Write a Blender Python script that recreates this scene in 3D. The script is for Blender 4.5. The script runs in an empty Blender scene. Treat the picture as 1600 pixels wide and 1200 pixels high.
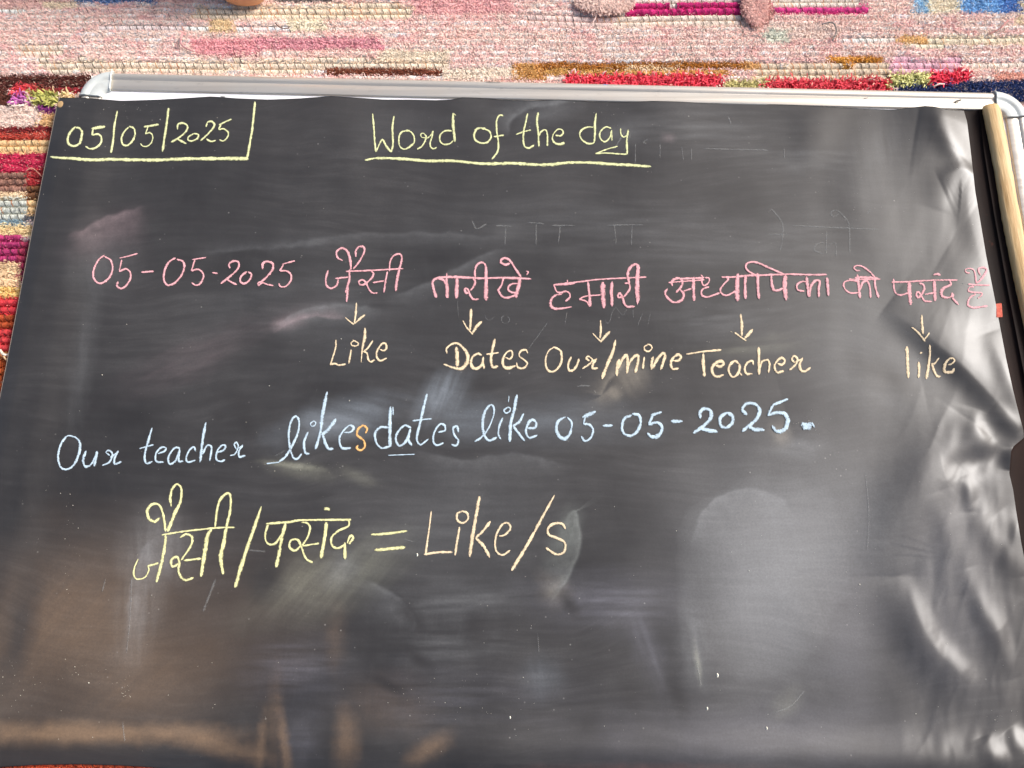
import bpy, math, random
import numpy as np
from mathutils import Vector

random.seed(5)
rng = np.random.default_rng(7)
C = bpy.context.scene.collection
SC = bpy.context.scene

# ------------------------------------------------------------------ camera
H, FPX, PITCH = 0.90, 1209.0, math.radians(74.6)
cam_d = bpy.data.cameras.new('camera')
cam_d.sensor_width = 36.0
cam_d.lens = 36.0 * FPX / 1600.0
cam_d.clip_start = 0.02
cam_d.clip_end = 200
cam = bpy.data.objects.new('camera', cam_d)
C.objects.link(cam)
cam.location = (0, 0, H)
cam.rotation_euler = (math.pi / 2 - PITCH, 0, 0)
SC.camera = cam

# ------------------------------------------------------------------ sky, sun, exposure
SUN_EL, SUN_AZ = math.radians(40), math.radians(24)      # azimuth from +X towards +Y
w = bpy.data.worlds.new('World')
SC.world = w
w.use_nodes = True
wn = w.node_tree
bg = wn.nodes['Background']
sky = wn.nodes.new('ShaderNodeTexSky')
sky.sky_type = 'NISHITA'
sky.sun_disc = False
sky.sun_elevation = SUN_EL
sky.sun_rotation = math.pi / 2 - SUN_AZ
sky.air_density = 1.0
sky.dust_density = 5.0
sky.ozone_density = 0.6
wn.links.new(sky.outputs[0], bg.inputs[0])
bg.inputs[1].default_value = 0.13
sl = bpy.data.lights.new('sun', 'SUN')
sl.energy = 3.1
sl.angle = math.radians(18)
sl.color = (1.0, 0.98, 0.965)
sun = bpy.data.objects.new('sun', sl)
C.objects.link(sun)
sd = Vector((math.cos(SUN_EL) * math.cos(SUN_AZ), math.cos(SUN_EL) * math.sin(SUN_AZ), math.sin(SUN_EL)))
sun.rotation_euler = sd.to_track_quat('Z', 'Y').to_euler()
SC.view_settings.view_transform = 'Standard'
SC.view_settings.look = 'None'
SC.view_settings.exposure = 0.34
SC.view_settings.gamma = 1.0

# ------------------------------------------------------------------ measuring helpers: photo pixel <-> metres on a level plane
cp, sp = math.cos(PITCH), math.sin(PITCH)


def w2p(X, Y, Z=0.0165):
    zz = Z - H
    fwd = Y * cp - zz * sp
    up = Y * sp + zz * cp
    return 800 + FPX * X / fwd, 600 - FPX * up / fwd


def p2w(px, py, Z=0.0165):
    a = (np.asarray(px, float) - 800) / FPX
    b = (600 - np.asarray(py, float)) / FPX
    dy = cp + b * sp
    dz = -sp + b * cp
    t = (Z - H) / dz
    return a * t, dy * t


def srgb(r, g, b):
    f = lambda c: (c / 255 / 12.92) if c <= 10 else ((c / 255 + .055) / 1.055) ** 2.4
    return (f(r), f(g), f(b))


def vnoise(x, y, s, seed=0):
    """smooth value noise, numpy, about -1..1"""
    x = np.asarray(x, float) / s
    y = np.asarray(y, float) / s
    xi, yi = np.floor(x), np.floor(y)
    fx, fy = x - xi, y - yi
    fx, fy = fx * fx * (3 - 2 * fx), fy * fy * (3 - 2 * fy)

    def hsh(i, j):
        v = np.sin(i * 127.1 + j * 311.7 + seed * 74.7) * 43758.5453
        return (v - np.floor(v)) * 2 - 1
    a, b2 = hsh(xi, yi), hsh(xi + 1, yi)
    c, d = hsh(xi, yi + 1), hsh(xi + 1, yi + 1)
    return (a * (1 - fx) + b2 * fx) * (1 - fy) + (c * (1 - fx) + d * fx) * fy


def fbm(x, y, s, seed=0, o=4):
    r, a = 0, 1
    for k in range(o):
        r = r + a * vnoise(x, y, s / 2 ** k, seed + k * 3)
        a *= .5
    return r / 1.9


# ------------------------------------------------------------------ materials
def mat(name, col=(.5, .5, .5), rough=.6, spec=.5, metal=0.0):
    m = bpy.data.materials.new(name)
    m.use_nodes = True
    b = m.node_tree.nodes['Principled BSDF']
    b.inputs['Base Color'].default_value = (*col, 1)
    b.inputs['Roughness'].default_value = rough
    b.inputs['Specular IOR Level'].default_value = spec
    b.inputs['Metallic'].default_value = metal
    return m, m.node_tree, b


def N(t, kind, **kw):
    n = t.nodes.new(kind)
    for k, v in kw.items():
        if k.startswith('i_'):
            n.inputs[k[2:].replace('_', ' ')].default_value = v
        else:
            setattr(n, k, v)
    return n


def mixc(t, fac, a, b, blend='MIX'):
    n = t.nodes.new('ShaderNodeMix')
    n.data_type = 'RGBA'
    n.blend_type = blend
    for i, v in ((0, fac), (6, a), (7, b)):
        if isinstance(v, (int, float)):
            n.inputs[i].default_value = v
        elif isinstance(v, tuple):
            n.inputs[i].default_value = (*v, 1) if len(v) == 3 else v
        else:
            t.links.new(v, n.inputs[i])
    return n.outputs[2]


def math_n(t, op, a, b=None, c=None, clamp=False):
    n = t.nodes.new('ShaderNodeMath')
    n.operation = op
    n.use_clamp = clamp
    for i, v in enumerate((a, b, c)):
        if v is None:
            continue
        if isinstance(v, (int, float)):
            n.inputs[i].default_value = v
        else:
            t.links.new(v, n.inputs[i])
    return n.outputs[0]


def noise_n(t, vec, scale, detail=3, rough=.5, scl=(1, 1, 1), rot=0.0):
    mp = t.nodes.new('ShaderNodeMapping')
    mp.inputs['Scale'].default_value = scl
    mp.inputs['Rotation'].default_value = (0, 0, rot)
    t.links.new(vec, mp.inputs[0])
    n = t.nodes.new('ShaderNodeTexNoise')
    n.inputs['Scale'].default_value = scale
    n.inputs['Detail'].default_value = detail
    n.inputs['Roughness'].default_value = rough
    t.links.new(mp.outputs[0], n.inputs['Vector'])
    return n.outputs['Fac']


def ramp(t, v, lo, hi, a=0.0, b=1.0):
    n = t.nodes.new('ShaderNodeMapRange')
    n.inputs[1].default_value = lo
    n.inputs[2].default_value = hi
    n.inputs[3].default_value = a
    n.inputs[4].default_value = b
    t.links.new(v, n.inputs[0])
    return n.outputs[0]


def bump(t, b, hgt, strength, dist):
    n = t.nodes.new('ShaderNodeBump')
    n.inputs['Strength'].default_value = strength
    n.inputs['Distance'].default_value = dist
    t.links.new(hgt, n.inputs['Height'])
    t.links.new(n.outputs[0], b.inputs['Normal'])
    return n


def geo_pos(t):
    return t.nodes.new('ShaderNodeTexCoord').outputs['Object']


# black vinyl writing sheet
M_SHEET, t, b = mat('black_vinyl', (.02, .02, .021), .4, .44)
pos = geo_pos(t)
at = N(t, 'ShaderNodeAttribute', attribute_name='dust_and_reflection')
wn1 = t.nodes.new('ShaderNodeTexNoise')
wn1.inputs['Scale'].default_value = 3.2
wn1.inputs['Detail'].default_value = 1.5
t.links.new(pos, wn1.inputs['Vector'])
vm = t.nodes.new('ShaderNodeVectorMath')
vm.operation = 'MULTIPLY_ADD'
vm.inputs[1].default_value = (.16, .16, 0)
t.links.new(wn1.outputs['Color'], vm.inputs[0])
t.links.new(pos, vm.inputs[2])
wpos = vm.outputs[0]
st1 = noise_n(t, wpos, 12, 5, .65, (1, 11, 1), math.radians(1.2))      # long wiping strokes
st2 = noise_n(t, wpos, 22, 4, .6, (6, 1, 1), math.radians(35))
fine = noise_n(t, pos, 420, 3, .7)
med = noise_n(t, pos, 5.5, 5, .62)
film = math_n(t, 'MULTIPLY', ramp(t, st1, .42, .78), ramp(t, med, .36, .66))
film2 = math_n(t, 'MULTIPLY', ramp(t, st2, .5, .85), ramp(t, med, .6, .35))
film = math_n(t, 'ADD', math_n(t, 'MULTIPLY', film, .035), math_n(t, 'MULTIPLY', film2, .012))
film = math_n(t, 'MULTIPLY', film, ramp(t, fine, .3, .7, .45, 1.3))
film = math_n(t, 'ADD', film, math_n(t, 'MULTIPLY', ramp(t, med, .3, .75), .035))
amt = math_n(t, 'MULTIPLY', at.outputs['Alpha'], ramp(t, fine, .28, .72, .82, 1.14))
amt = math_n(t, 'MULTIPLY', amt, ramp(t, st1, .3, .7, .93, 1.07))
vor = N(t, 'ShaderNodeTexVoronoi', i_Scale=85.0)
t.links.new(pos, vor.inputs['Vector'])
speck = math_n(t, 'MULTIPLY', ramp(t, vor.outputs['Distance'], .10, .05), ramp(t, noise_n(t, pos, 23, 2), .56, .66))
c0 = mixc(t, film, (.020, .0182, .0178), (.62, .60, .58))
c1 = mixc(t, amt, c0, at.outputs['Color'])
c2 = mixc(t, math_n(t, 'MULTIPLY', speck, .18, clamp=True), c1, (.7, .68, .62))
t.links.new(c2, b.inputs['Base Color'])
rr = math_n(t, 'ADD', ramp(t, med, .3, .7, .315, .375), math_n(t, 'MULTIPLY', math_n(t, 'ADD', amt, film), .5))
t.links.new(rr, b.inputs['Roughness'])
hb = math_n(t, 'ADD', math_n(t, 'MULTIPLY', fine, .5), math_n(t, 'MULTIPLY', st1, .2))
bump(t, b, hb, .10, .0005)

# strip from sheet to pole; gap shade and brown reflections are in its colour
M_STRIP, t, b = mat('shaded_brown_vinyl', (.012, .009, .0085), .6, .07)
pos = geo_pos(t)
n1 = noise_n(t, pos, 9, 4, .6, (1, .35, 1))
n2 = noise_n(t, pos, 34, 3, .6)
cc = mixc(t, ramp(t, n1, .5, .8), (.011, .0065, .0055), (.030, .012, .008))
cc = mixc(t, ramp(t, n2, .68, .8, 0, .45), cc, (.16, .045, .025))
t.links.new(cc, b.inputs['Base Color'])

M_EDGE, t, b = mat('cut_vinyl_edge', srgb(120, 108, 98), .6, .3)


def chalk_mat(name, col, dens=1.0, op=1.0):
    m, t, b = mat(name, col, .95, .1)
    pos = geo_pos(t)
    e = N(t, 'ShaderNodeAttribute', attribute_name='edge')
    g = noise_n(t, pos, 750, 3, .7)
    g2 = noise_n(t, pos, 210, 3, .6)
    body = math_n(t, 'SUBTRACT', 1.0, e.outputs['Fac'])            # 1 in the middle, 0 at the rim
    s = math_n(t, 'ADD', math_n(t, 'MULTIPLY', body, 1.9 * dens), math_n(t, 'MULTIPLY', math_n(t, 'SUBTRACT', g, .5), 4.6))
    s = math_n(t, 'ADD', s, math_n(t, 'MULTIPLY', math_n(t, 'SUBTRACT', g2, .5), 2.2))
    a = ramp(t, s, -.15, .95, 0, op * .95)
    a2 = math_n(t, 'MAXIMUM', a, 0.0, clamp=True)
    vv = ramp(t, g2, .3, .7, .82, 1.08)
    hs = N(t, 'ShaderNodeHueSaturation')
    hs.inputs['Color'].default_value = (*col, 1)
    t.links.new(vv, hs.inputs['Value'])
    t.links.new(hs.outputs[0], b.inputs['Base Color'])
    t.links.new(a2, b.inputs['Alpha'])
    bump(t, b, g, .5, .0006)
    return m


CH = {
    'y': chalk_mat('yellow_green_chalk', srgb(220, 222, 168)),
    'Y': chalk_mat('yellow_chalk', srgb(232, 228, 168)),
    'p': chalk_mat('pink_chalk', srgb(228, 170, 174)),
    'o': chalk_mat('peach_chalk', srgb(234, 212, 176)),
    'O': chalk_mat('orange_chalk', srgb(238, 186, 120)),
    'b': chalk_mat('pale_blue_chalk', srgb(192, 212, 224)),
    'g': chalk_mat('old_chalk', srgb(160, 162, 160), .6, .30),
}
M_CRUMB, t, b = mat('chalk_crumb', srgb(226, 222, 205), .95, .1)

# aluminium, plastic, whiteboard, wood
M_ALU, t, b = mat('brushed_aluminium', (.74, .73, .71), .34, .5, .62)
pos = geo_pos(t)
n1 = noise_n(t, pos, 60, 4, .6, (.03, 3, 3))
n2 = noise_n(t, pos, 9, 5, .6)
n3 = noise_n(t, pos, 160, 3, .7, (.3, 1, 1))
cc = mixc(t, ramp(t, n1, .3, .7), (.56, .52, .45), (.70, .66, .59))
cc = mixc(t, ramp(t, n2, .4, .7, .1, .5), cc, (.62, .53, .43))  # tan of a reflection mixed into the metal's colour
cc = mixc(t, ramp(t, n3, .6, .75, 0, .4), cc, (.36, .32, .28))
t.links.new(cc, b.inputs['Base Color'])
t.links.new(ramp(t, n1, .3, .7, .30, .46), b.inputs['Roughness'])
M_CAP, t, b = mat('grey_plastic', srgb(196, 200, 196), .38, .5)
pos = geo_pos(t)
cc = mixc(t, ramp(t, noise_n(t, pos, 55, 4, .6), .5, .85, 0, .5), srgb(198, 202, 198), srgb(160, 152, 138))
t.links.new(cc, b.inputs['Base Color'])
M_PANEL, t, b = mat('white_enamel', srgb(238, 238, 240), .22, .5)
pos = geo_pos(t)
cc = mixc(t, ramp(t, noise_n(t, pos, 40, 5, .65), .62, .8, 0, .35), srgb(238, 237, 239), srgb(190, 182, 176))
t.links.new(cc, b.inputs['Base Color'])
M_SCUFF, t, b = mat('dark_scuff', srgb(110, 106, 100), .8, .2)
M_SCUFFB, t, b = mat('blue_scuff', srgb(110, 135, 175), .8, .2)
M_WOOD, t, b = mat('bare_wood', srgb(205, 165, 105), .58, .35)
pos = geo_pos(t)
n1 = noise_n(t, pos, 70, 5, .65, (2.2, .16, 2.2), math.radians(-8))
n2 = noise_n(t, pos, 16, 4, .6, (1, .4, 1))
n3 = noise_n(t, pos, 130, 2, .5, (1.6, .12, 1.6), math.radians(-8))
cc = mixc(t, ramp(t, n1, .3, .72), srgb(180, 140, 88), srgb(222, 192, 142))
cc = mixc(t, ramp(t, n2, .45, .75, 0, .6), cc, srgb(232, 203, 150))
cc = mixc(t, ramp(t, n3, .69, .74, 0, .8), cc, srgb(96, 66, 40))
t.links.new(cc, b.inputs['Base Color'])
bump(t, b, n1, .9, .0014)
M_TAB, t, b = mat('brick_red_chalk', srgb(200, 96, 78), .8, .2)
pos = geo_pos(t)
cc = mixc(t, ramp(t, noise_n(t, pos, 260, 3, .7), .35, .7), srgb(186, 82, 66), srgb(214, 118, 98))
t.links.new(cc, b.inputs['Base Color'])
M_BRASS, t, b = mat('tan_eyelet', srgb(172, 142, 100), .5, .4)
M_SKIN, t, b = mat('skin', srgb(205, 150, 112), .5, .4)
b.inputs['Subsurface Weight'].default_value = .15
b.inputs['Subsurface Radius'].default_value = (.01, .004, .002)
pos = geo_pos(t)
cc = mixc(t, ramp(t, noise_n(t, pos, 30, 4, .6), .35, .7), srgb(206, 146, 106), srgb(224, 170, 126))
t.links.new(cc, b.inputs['Base Color'])

# rag rug
M_WEFT, t, b = mat('rag_weft', (.6, .5, .45), .95, .1)
pos = geo_pos(t)
oi = N(t, 'ShaderNodeObjectInfo')
n1 = noise_n(t, pos, 75, 4, .6)
n2 = noise_n(t, pos, 620, 2, .6, (1, .28, 1), math.radians(-33))
hs = N(t, 'ShaderNodeHueSaturation')
t.links.new(oi.outputs['Color'], hs.inputs['Color'])
t.links.new(math_n(t, 'MULTIPLY', ramp(t, n1, .3, .7, .8, 1.15), ramp(t, n2, .38, .6, .62, 1.12)), hs.inputs['Value'])
t.links.new(hs.outputs[0], b.inputs['Base Color'])
bump(t, b, n2, .9, .0012)
M_PILE, t, b = mat('rag_pile', (.6, .5, .45), .95, .05)
at = N(t, 'ShaderNodeAttribute', attribute_name='col')
t.links.new(at.outputs['Color'], b.inputs['Base Color'])
tr_ = t.nodes.new('ShaderNodeBsdfTranslucent')
t.links.new(at.outputs['Color'], tr_.inputs[0])
mx_ = t.nodes.new('ShaderNodeMixShader')
mx_.inputs[0].default_value = .10
t.links.new(b.outputs[0], mx_.inputs[1])
t.links.new(tr_.outputs[0], mx_.inputs[2])
t.links.new(mx_.outputs[0], t.nodes['Material Output'].inputs[0])
M_BACK, t, b = mat('rug_backing', (.4, .3, .25), .95, .1)
pos = geo_pos(t)
bands = noise_n(t, pos, 3.0, 3, .7, (.25, 9, 1))
rgbv = t.nodes.new('ShaderNodeValToRGB')
cr = rgbv.color_ramp
cols = [(0.0, srgb(120, 80, 70)), (.34, srgb(205, 150, 140)), (.42, srgb(222, 186, 176)), (.5, srgb(226, 200, 186)),
        (.56, srgb(214, 172, 164)), (.64, srgb(196, 110, 112)), (.72, srgb(205, 170, 120))]
while len(cr.elements) < len(cols):
    cr.elements.new(.5)
for el, (p_, c_) in zip(cr.elements, cols):
    el.position = p_
    el.color = (*c_, 1)
t.links.new(bands, rgbv.inputs[0])
wv = noise_n(t, pos, 160, 3, .6, (1, 1, 1))
cc = mixc(t, 1.0, rgbv.outputs[0], ramp(t, wv, .3, .7, .35, 1.0), 'MULTIPLY')
t.links.new(cc, b.inputs['Base Color'])
bump(t, b, wv, 1, .004)
M_WARP, t, b = mat('warp_thread', (.1, .09, .08), .9, .1)
oi = N(t, 'ShaderNodeAttribute', attribute_name='col')
t.links.new(oi.outputs['Color'], b.inputs['Base Color'])
M_GROUND, t, b = mat('cement_floor', srgb(150, 140, 128), .85, .3)
pos = geo_pos(t)
cc = mixc(t, ramp(t, noise_n(t, pos, 8, 6, .65), .3, .7), srgb(138, 128, 116), srgb(168, 158, 146))
t.links.new(cc, b.inputs['Base Color'])


# ------------------------------------------------------------------ object helpers
def mesh_obj(name, V, F, m, parent=None, smooth=True, uniq=None):
    me = bpy.data.meshes.new(name)
    me.from_pydata([tuple(v) for v in V], [], [tuple(f) for f in F])
    me.update()
    if smooth:
        me.polygons.foreach_set('use_smooth', [True] * len(me.polygons))
    if m is not None:
        me.materials.append(m)
    o = bpy.data.objects.new(name, me)
    C.objects.link(o)
    if parent is not None:
        o.parent = parent
    return o


def fast_obj(name, V, Q, m, parent=None, smooth=True):
    """numpy verts (n,3) and quads (k,4) or tris (k,3)"""
    V = np.asarray(V, np.float32)
    Q = np.asarray(Q, np.int32)
    k = Q.shape[1]
    me = bpy.data.meshes.new(name)
    me.vertices.add(len(V))
    me.vertices.foreach_set('co', V.ravel())
    me.loops.add(Q.size)
    me.loops.foreach_set('vertex_index', Q.ravel())
    me.polygons.add(len(Q))
    me.polygons.foreach_set('loop_start', np.arange(0, Q.size, k, dtype=np.int32))
    me.polygons.foreach_set('loop_total', np.full(len(Q), k, np.int32))
    if smooth:
        me.polygons.foreach_set('use_smooth', np.ones(len(Q), bool))
    me.update(calc_edges=True)
    me.validate()
    if m is not None:
        me.materials.append(m)
    o = bpy.data.objects.new(name, me)
    C.objects.link(o)
    if parent is not None:
        o.parent = parent
    return o


def tag(o, label=None, cat=None, group=None, kind=None):
    for k, v in (('label', label), ('category', cat), ('group', group), ('kind', kind)):
        if v:
            o[k] = v
    return o


def empty(name, loc=(0, 0, 0)):
    o = bpy.data.objects.new(name, None)
    o.empty_display_size = .05
    C.objects.link(o)
    o.location = loc
    return o


def catmull(P, step):
    P = np.asarray(P, float)
    if len(P) == 2:
        n = max(2, int(np.linalg.norm(P[1] - P[0]) / step) + 1)
        s = np.linspace(0, 1, n)[:, None]
        return P[0] * (1 - s) + P[1] * s
    Q = np.vstack([2 * P[0] - P[1], P, 2 * P[-1] - P[-2]])
    out = []
    for i in range(1, len(Q) - 2):
        p0, p1, p2, p3 = Q[i - 1], Q[i], Q[i + 1], Q[i + 2]
        n = max(2, int(np.linalg.norm(p2 - p1) / step) + 1)
        s = np.linspace(0, 1, n, endpoint=False)[:, None]
        out.append(.5 * ((2 * p1) + (-p0 + p2) * s + (2 * p0 - 5 * p1 + 4 * p2 - p3) * s ** 2 + (-p0 + 3 * p1 - 3 * p2 + p3) * s ** 3))
    out.append(P[-1:])
    return np.vstack(out)


def tube(pts, rad, seg=8, cap=True):
    """tube along 3-D points; rad scalar or list. returns V, F"""
    P = np.asarray(pts, float)
    n = len(P)
    R = np.full(n, rad) if np.isscalar(rad) else np.asarray(rad, float)
    T = np.gradient(P, axis=0)
    T /= np.linalg.norm(T, axis=1)[:, None] + 1e-12
    ref = np.array([0, 0, 1.0])
    V, F = [], []
    for i in range(n):
        a = np.cross(T[i], ref)
        if np.linalg.norm(a) < 1e-3:
            a = np.cross(T[i], [0, 1.0, 0])
        a /= np.linalg.norm(a)
        c = np.cross(a, T[i])
        for k in range(seg):
            th = 2 * math.pi * k / seg
            V.append(P[i] + R[i] * (math.cos(th) * a + math.sin(th) * c))
    for i in range(n - 1):
        for k in range(seg):
            k2 = (k + 1) % seg
            F.append((i * seg + k, i * seg + k2, (i + 1) * seg + k2, (i + 1) * seg + k))
    if cap:
        F.append(tuple(range(seg - 1, -1, -1)))
        F.append(tuple((n - 1) * seg + k for k in range(seg)))
    return V, F


# ------------------------------------------------------------------ heights
Z_PANEL = 0.0145
Z_RAIL = 0.0205
Z_SHEET = 0.0165


def seg_dist(px, py, pts):
    """signed distance (px) to a polyline, + on its right when walking in image coords; and the run parameter"""
    best = np.full(np.shape(px), 1e9)
    sgn = np.zeros(np.shape(px))
    par = np.zeros(np.shape(px))
    L = 0
    tot = sum(math.dist(pts[i], pts[i + 1]) for i in range(len(pts) - 1))
    for (x0, y0), (x1, y1) in zip(pts[:-1], pts[1:]):
        dx, dy = x1 - x0, y1 - y0
        ln = math.hypot(dx, dy)
        s = np.clip(((px - x0) * dx + (py - y0) * dy) / ln ** 2, 0, 1)
        qx, qy = x0 + s * dx, y0 + s * dy
        d = np.hypot(px - qx, py - qy)
        m = d < best
        best = np.where(m, d, best)
        sgn = np.where(m, np.sign(dx * (py - y0) - dy * (px - x0)), sgn)
        par = np.where(m, (L + s * ln) / tot, par)
        L += ln
    return best * sgn, par


SMOOTH = {}


def smooth_line(pts):
    key = tuple(pts)
    if key not in SMOOTH:
        L = sum(math.dist(a, b) for a, b in zip(pts[:-1], pts[1:]))
        q = catmull(pts, L / 14)
        SMOOTH[key] = [tuple(p) for p in q]
    return SMOOTH[key]


# creases: points (photo pixels), height mm, width on the negative / positive side (px), taper
RIDGES = [
    ([(1452, 168), (1470, 215), (1500, 255), (1525, 270)], 3.2, 15, 12),
    ([(1500, 250), (1478, 282), (1462, 330)], 1.8, 15, 20),
    ([(1520, 265), (1512, 320), (1535, 420)], 2.0, 20, 13),
    ([(1385, 478), (1450, 528), (1520, 592), (1604, 682)], 5.6, 34, 14),
    ([(1430, 188), (1485, 196), (1535, 215)], 4.0, 20, 41),
    ([(1465, 286), (1500, 272), (1540, 296)], 2.6, 10, 29),
    ([(1475, 395), (1530, 430), (1560, 500)], 1.6, 25, 32),
    ([(1545, 520), (1575, 600), (1600, 672)], 3.0, 18, 12),
    ([(1545, 640), (1600, 684)], 2.2, 10, 10),
    ([(1524, 640), (1518, 665), (1536, 695), (1556, 702)], 2.6, 10, 15),
    ([(1515, 660), (1478, 710), (1440, 750), (1408, 800), (1388, 850), (1386, 900)], 5.6, 40, 30),
    ([(1470, 735), (1520, 722), (1580, 712)], -3.4, 13, 15),
    ([(1582, 702), (1576, 735)], 3.0, 8, 8),
    ([(1500, 745), (1510, 770), (1512, 800)], 1.7, 10, 8),
    ([(1405, 900), (1425, 960), (1450, 1010), (1500, 1060), (1530, 1075)], 5.6, 16, 24),
    ([(1505, 890), (1530, 950), (1560, 1005), (1580, 1060)], 2.6, 12, 12),
    ([(1512, 790), (1545, 835), (1572, 872), (1615, 930)], 2.4, 15, 15),
    ([(1560, 800), (1590, 840), (1600, 900)], 2.0, 13, 13),
    ([(1530, 1150), (1550, 1200)], 3.0, 13, 12),
    ([(1570, 1140), (1600, 1180)], 2.5, 12, 12),
    ([(1460, 770), (1490, 870), (1500, 930)], 1.6, 20, 15),
    ([(1080, 940), (1085, 1010), (1070, 1080)], 1.0, 29, 29),
    ([(1250, 900), (1270, 980), (1290, 1060)], 1.4, 32, 32),
    ([(260, 690), (255, 850), (235, 1000)], .5, 48, 48),
    ([(1230, 650), (1340, 620), (1440, 600)], 1.2, 41, 36),
    ([(1340, 180), (1345, 300), (1380, 430)], 1.5, 41, 27),
    ([(1262, 170), (1270, 260)], 1.2, 25, 20),
    ([(545, 155), (548, 320)], 1.2, 25, 20),
    ([(735, 155), (740, 300)], 1.0, 25, 20),
    ([(330, 155), (332, 240)], .8, 32, 27),
    ([(55, 560), (48, 800), (30, 1000)], .8, 22, 18),
    ([(110, 880), (60, 980), (10, 1050)], 1.6, 25, 27),
    ([(300, 1075), (220, 1100), (120, 1080)], .9, 27, 25),
]


def sheet_h(px, py):
    px = np.asarray(px, float)
    py = np.asarray(py, float)
    z = np.full(np.broadcast(px, py).shape, Z_SHEET)
    # rises over the left rail and hangs past it
    xl = px + (py - 155) * .19                      # straight left edge -> constant
    z = z + .006 * np.exp(-((np.clip(xl - 150, 0, 999)) / 38.0) ** 2) - .007 * np.clip((118 - xl) / 40, 0, 1) ** 1.6
    # lazy undulation
    z = z + .0011 * fbm(px, py, 260, 3, 3) + .0012 * fbm(px, py * .55, 120, 9, 3) * np.clip((px - 1150) / 300, 0, 1)
    # wavy top border
    yt = top_edge(px)
    crest = np.zeros_like(z)
    for x0, s_, a_ in ((75, 40, .5), (330, 70, 1), (520, 55, 1.3), (720, 45, 1.1), (870, 60, .6), (1040, 60, 1), (1270, 50, .5), (1448, 40, 2.2)):
        crest = crest + a_ * np.exp(-((px - x0) / s_) ** 2)
    z = z + .0030 * crest * np.exp(-np.clip(py - yt, 0, 999) / 70.0)
    for pts, hh, s0, s1 in RIDGES:
        x0 = min(p[0] for p in pts) - 190
        x1 = max(p[0] for p in pts) + 190
        y0 = min(p[1] for p in pts) - 190
        y1 = max(p[1] for p in pts) + 190
        m = (px > x0) & (px < x1) & (py > y0) & (py < y1)
        if not np.any(m):
            continue
        d, par = seg_dist(px[m], py[m], smooth_line(pts))
        k_ = np.clip(d / 14 + .5, 0, 1)
        s = s0 + (s1 - s0) * k_ * k_ * (3 - 2 * k_)
        z[m] = z[m] + hh * .001 * np.exp(-.5 * (d / s) ** 2) * np.sin(math.pi * np.clip(par, 0, 1)) ** .8
    # fine vertical puckers on the loose right side
    k = np.clip((px - 1360) / 120, 0, 1)
    k2 = np.clip((py - 680) / 120, 0, 1) * .8 + .2
    z = z + .0011 * k * k2 * fbm(px - py * .1, py * .17, 38, 21, 3)
    # lies over the lower rail, then sags towards the rug
    yr = 1147 + px * .0287
    d = py - yr
    z = z + .0064 * np.exp(-(d / 36.0) ** 2) - .00019 * np.clip(d - 24, 0, 40)
    # the loose right side bulges off the board, pressed back at the pole
    z = z + .0026 / (1 + np.exp(-(px - 1425 + 30 * np.sin(py / 150)) / 42.0)) / (1 + np.exp((px - 1600 - (py - 684) * .12) / 22.0))
    cr_ = 1 - np.abs(fbm(px + py * .35, py * .30, 62, 41, 3)) * 2.2
    z = z + .0013 * np.clip((px - 1370) / 110, 0, 1) * np.clip((py - 560) / 260, .12, 1) * cr_
    cr_ = 1 - np.abs(fbm(px + py * .3, py * .26, 24, 47, 2)) * 2.2
    z = z + .00035 * np.clip((px - 1400) / 110, 0, 1) * np.clip((py - 640) / 160, .1, 1) * cr_
    lo = np.where(d > 40, .009, np.where(xl < 112, .008, Z_PANEL + .0008))
    z = np.where(z < lo + .001, lo + .001 * np.exp((z - lo - .001) / .001), z)
    return z


TOPX = [60, 92, 130, 155, 190, 250, 300, 330, 370, 420, 470, 515, 545, 600, 640, 680, 705, 722, 745, 780, 830, 870, 920, 970, 1020, 1060,
        1110, 1160, 1200, 1240, 1290, 1340, 1395, 1420, 1445, 1460, 1480, 1505]
TOPY = [153, 153, 153, 155, 158, 156, 153, 151, 154, 156, 154, 150.5, 152, 156, 156, 157, 156, 152.5, 153, 156, 158, 156, 159, 160, 158, 159,
        162, 161, 163, 164, 167, 170, 172, 169, 166, 167, 172, 173.5]


def top_edge(px):
    return np.interp(px, TOPX, TOPY)


def lift(px, py, h=None):
    """photo pixel -> point on the sheet's surface"""
    z = np.full(np.shape(px), Z_SHEET)
    for _ in range(4):
        X, Y = p2w(px, py, z)
        qx, qy = w2p(X, Y, Z_SHEET)
        z = sheet_h(qx, qy)
    X, Y = p2w(px, py, z)
    return X, Y, z


# ------------------------------------------------------------------ ground
def plane(name, x0, x1, y0, y1, z, m):
    o = mesh_obj(name, [(x0, y0, z), (x1, y0, z), (x1, y1, z), (x0, y1, z)], [(0, 1, 2, 3)], m, smooth=False)
    return o


tag(plane('floor', -60, 60, -60, 60, -.012, M_GROUND), kind='structure')

# ------------------------------------------------------------------ whiteboard frame of reference
ax, ay = p2w(176, 110, Z_RAIL)
bx, by = p2w(1550, 141, Z_RAIL)
U = Vector((float(bx - ax), float(by - ay), 0)).normalized()
Vd = Vector((U.y, -U.x, 0))                       # down the board
lx, ly = p2w(122, 152, Z_RAIL)
rx, ry = p2w(1601, 172, Z_RAIL)
A0 = Vector((float(ax), float(ay), 0))
xL = (Vector((float(lx), float(ly), 0)) - A0).dot(U)
xR = (Vector((float(rx), float(ry), 0)) - A0).dot(U)
ORG = A0 + U * xL                                  # outer top-left corner
BW = xR - xL + .004
BH = .826
RW = .0275                                         # rail width
CR = -xL                                           # corner radius


def bd(u, v, z=0.0):
    p = ORG + U * u + Vd * v
    return (p.x, p.y, z)


board = empty('whiteboard', bd(0, 0, 0))
tag(board, 'framed white board under the black sheet, only its top and right edges showing', 'whiteboard')
board_inv = board.matrix_world.inverted()


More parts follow.
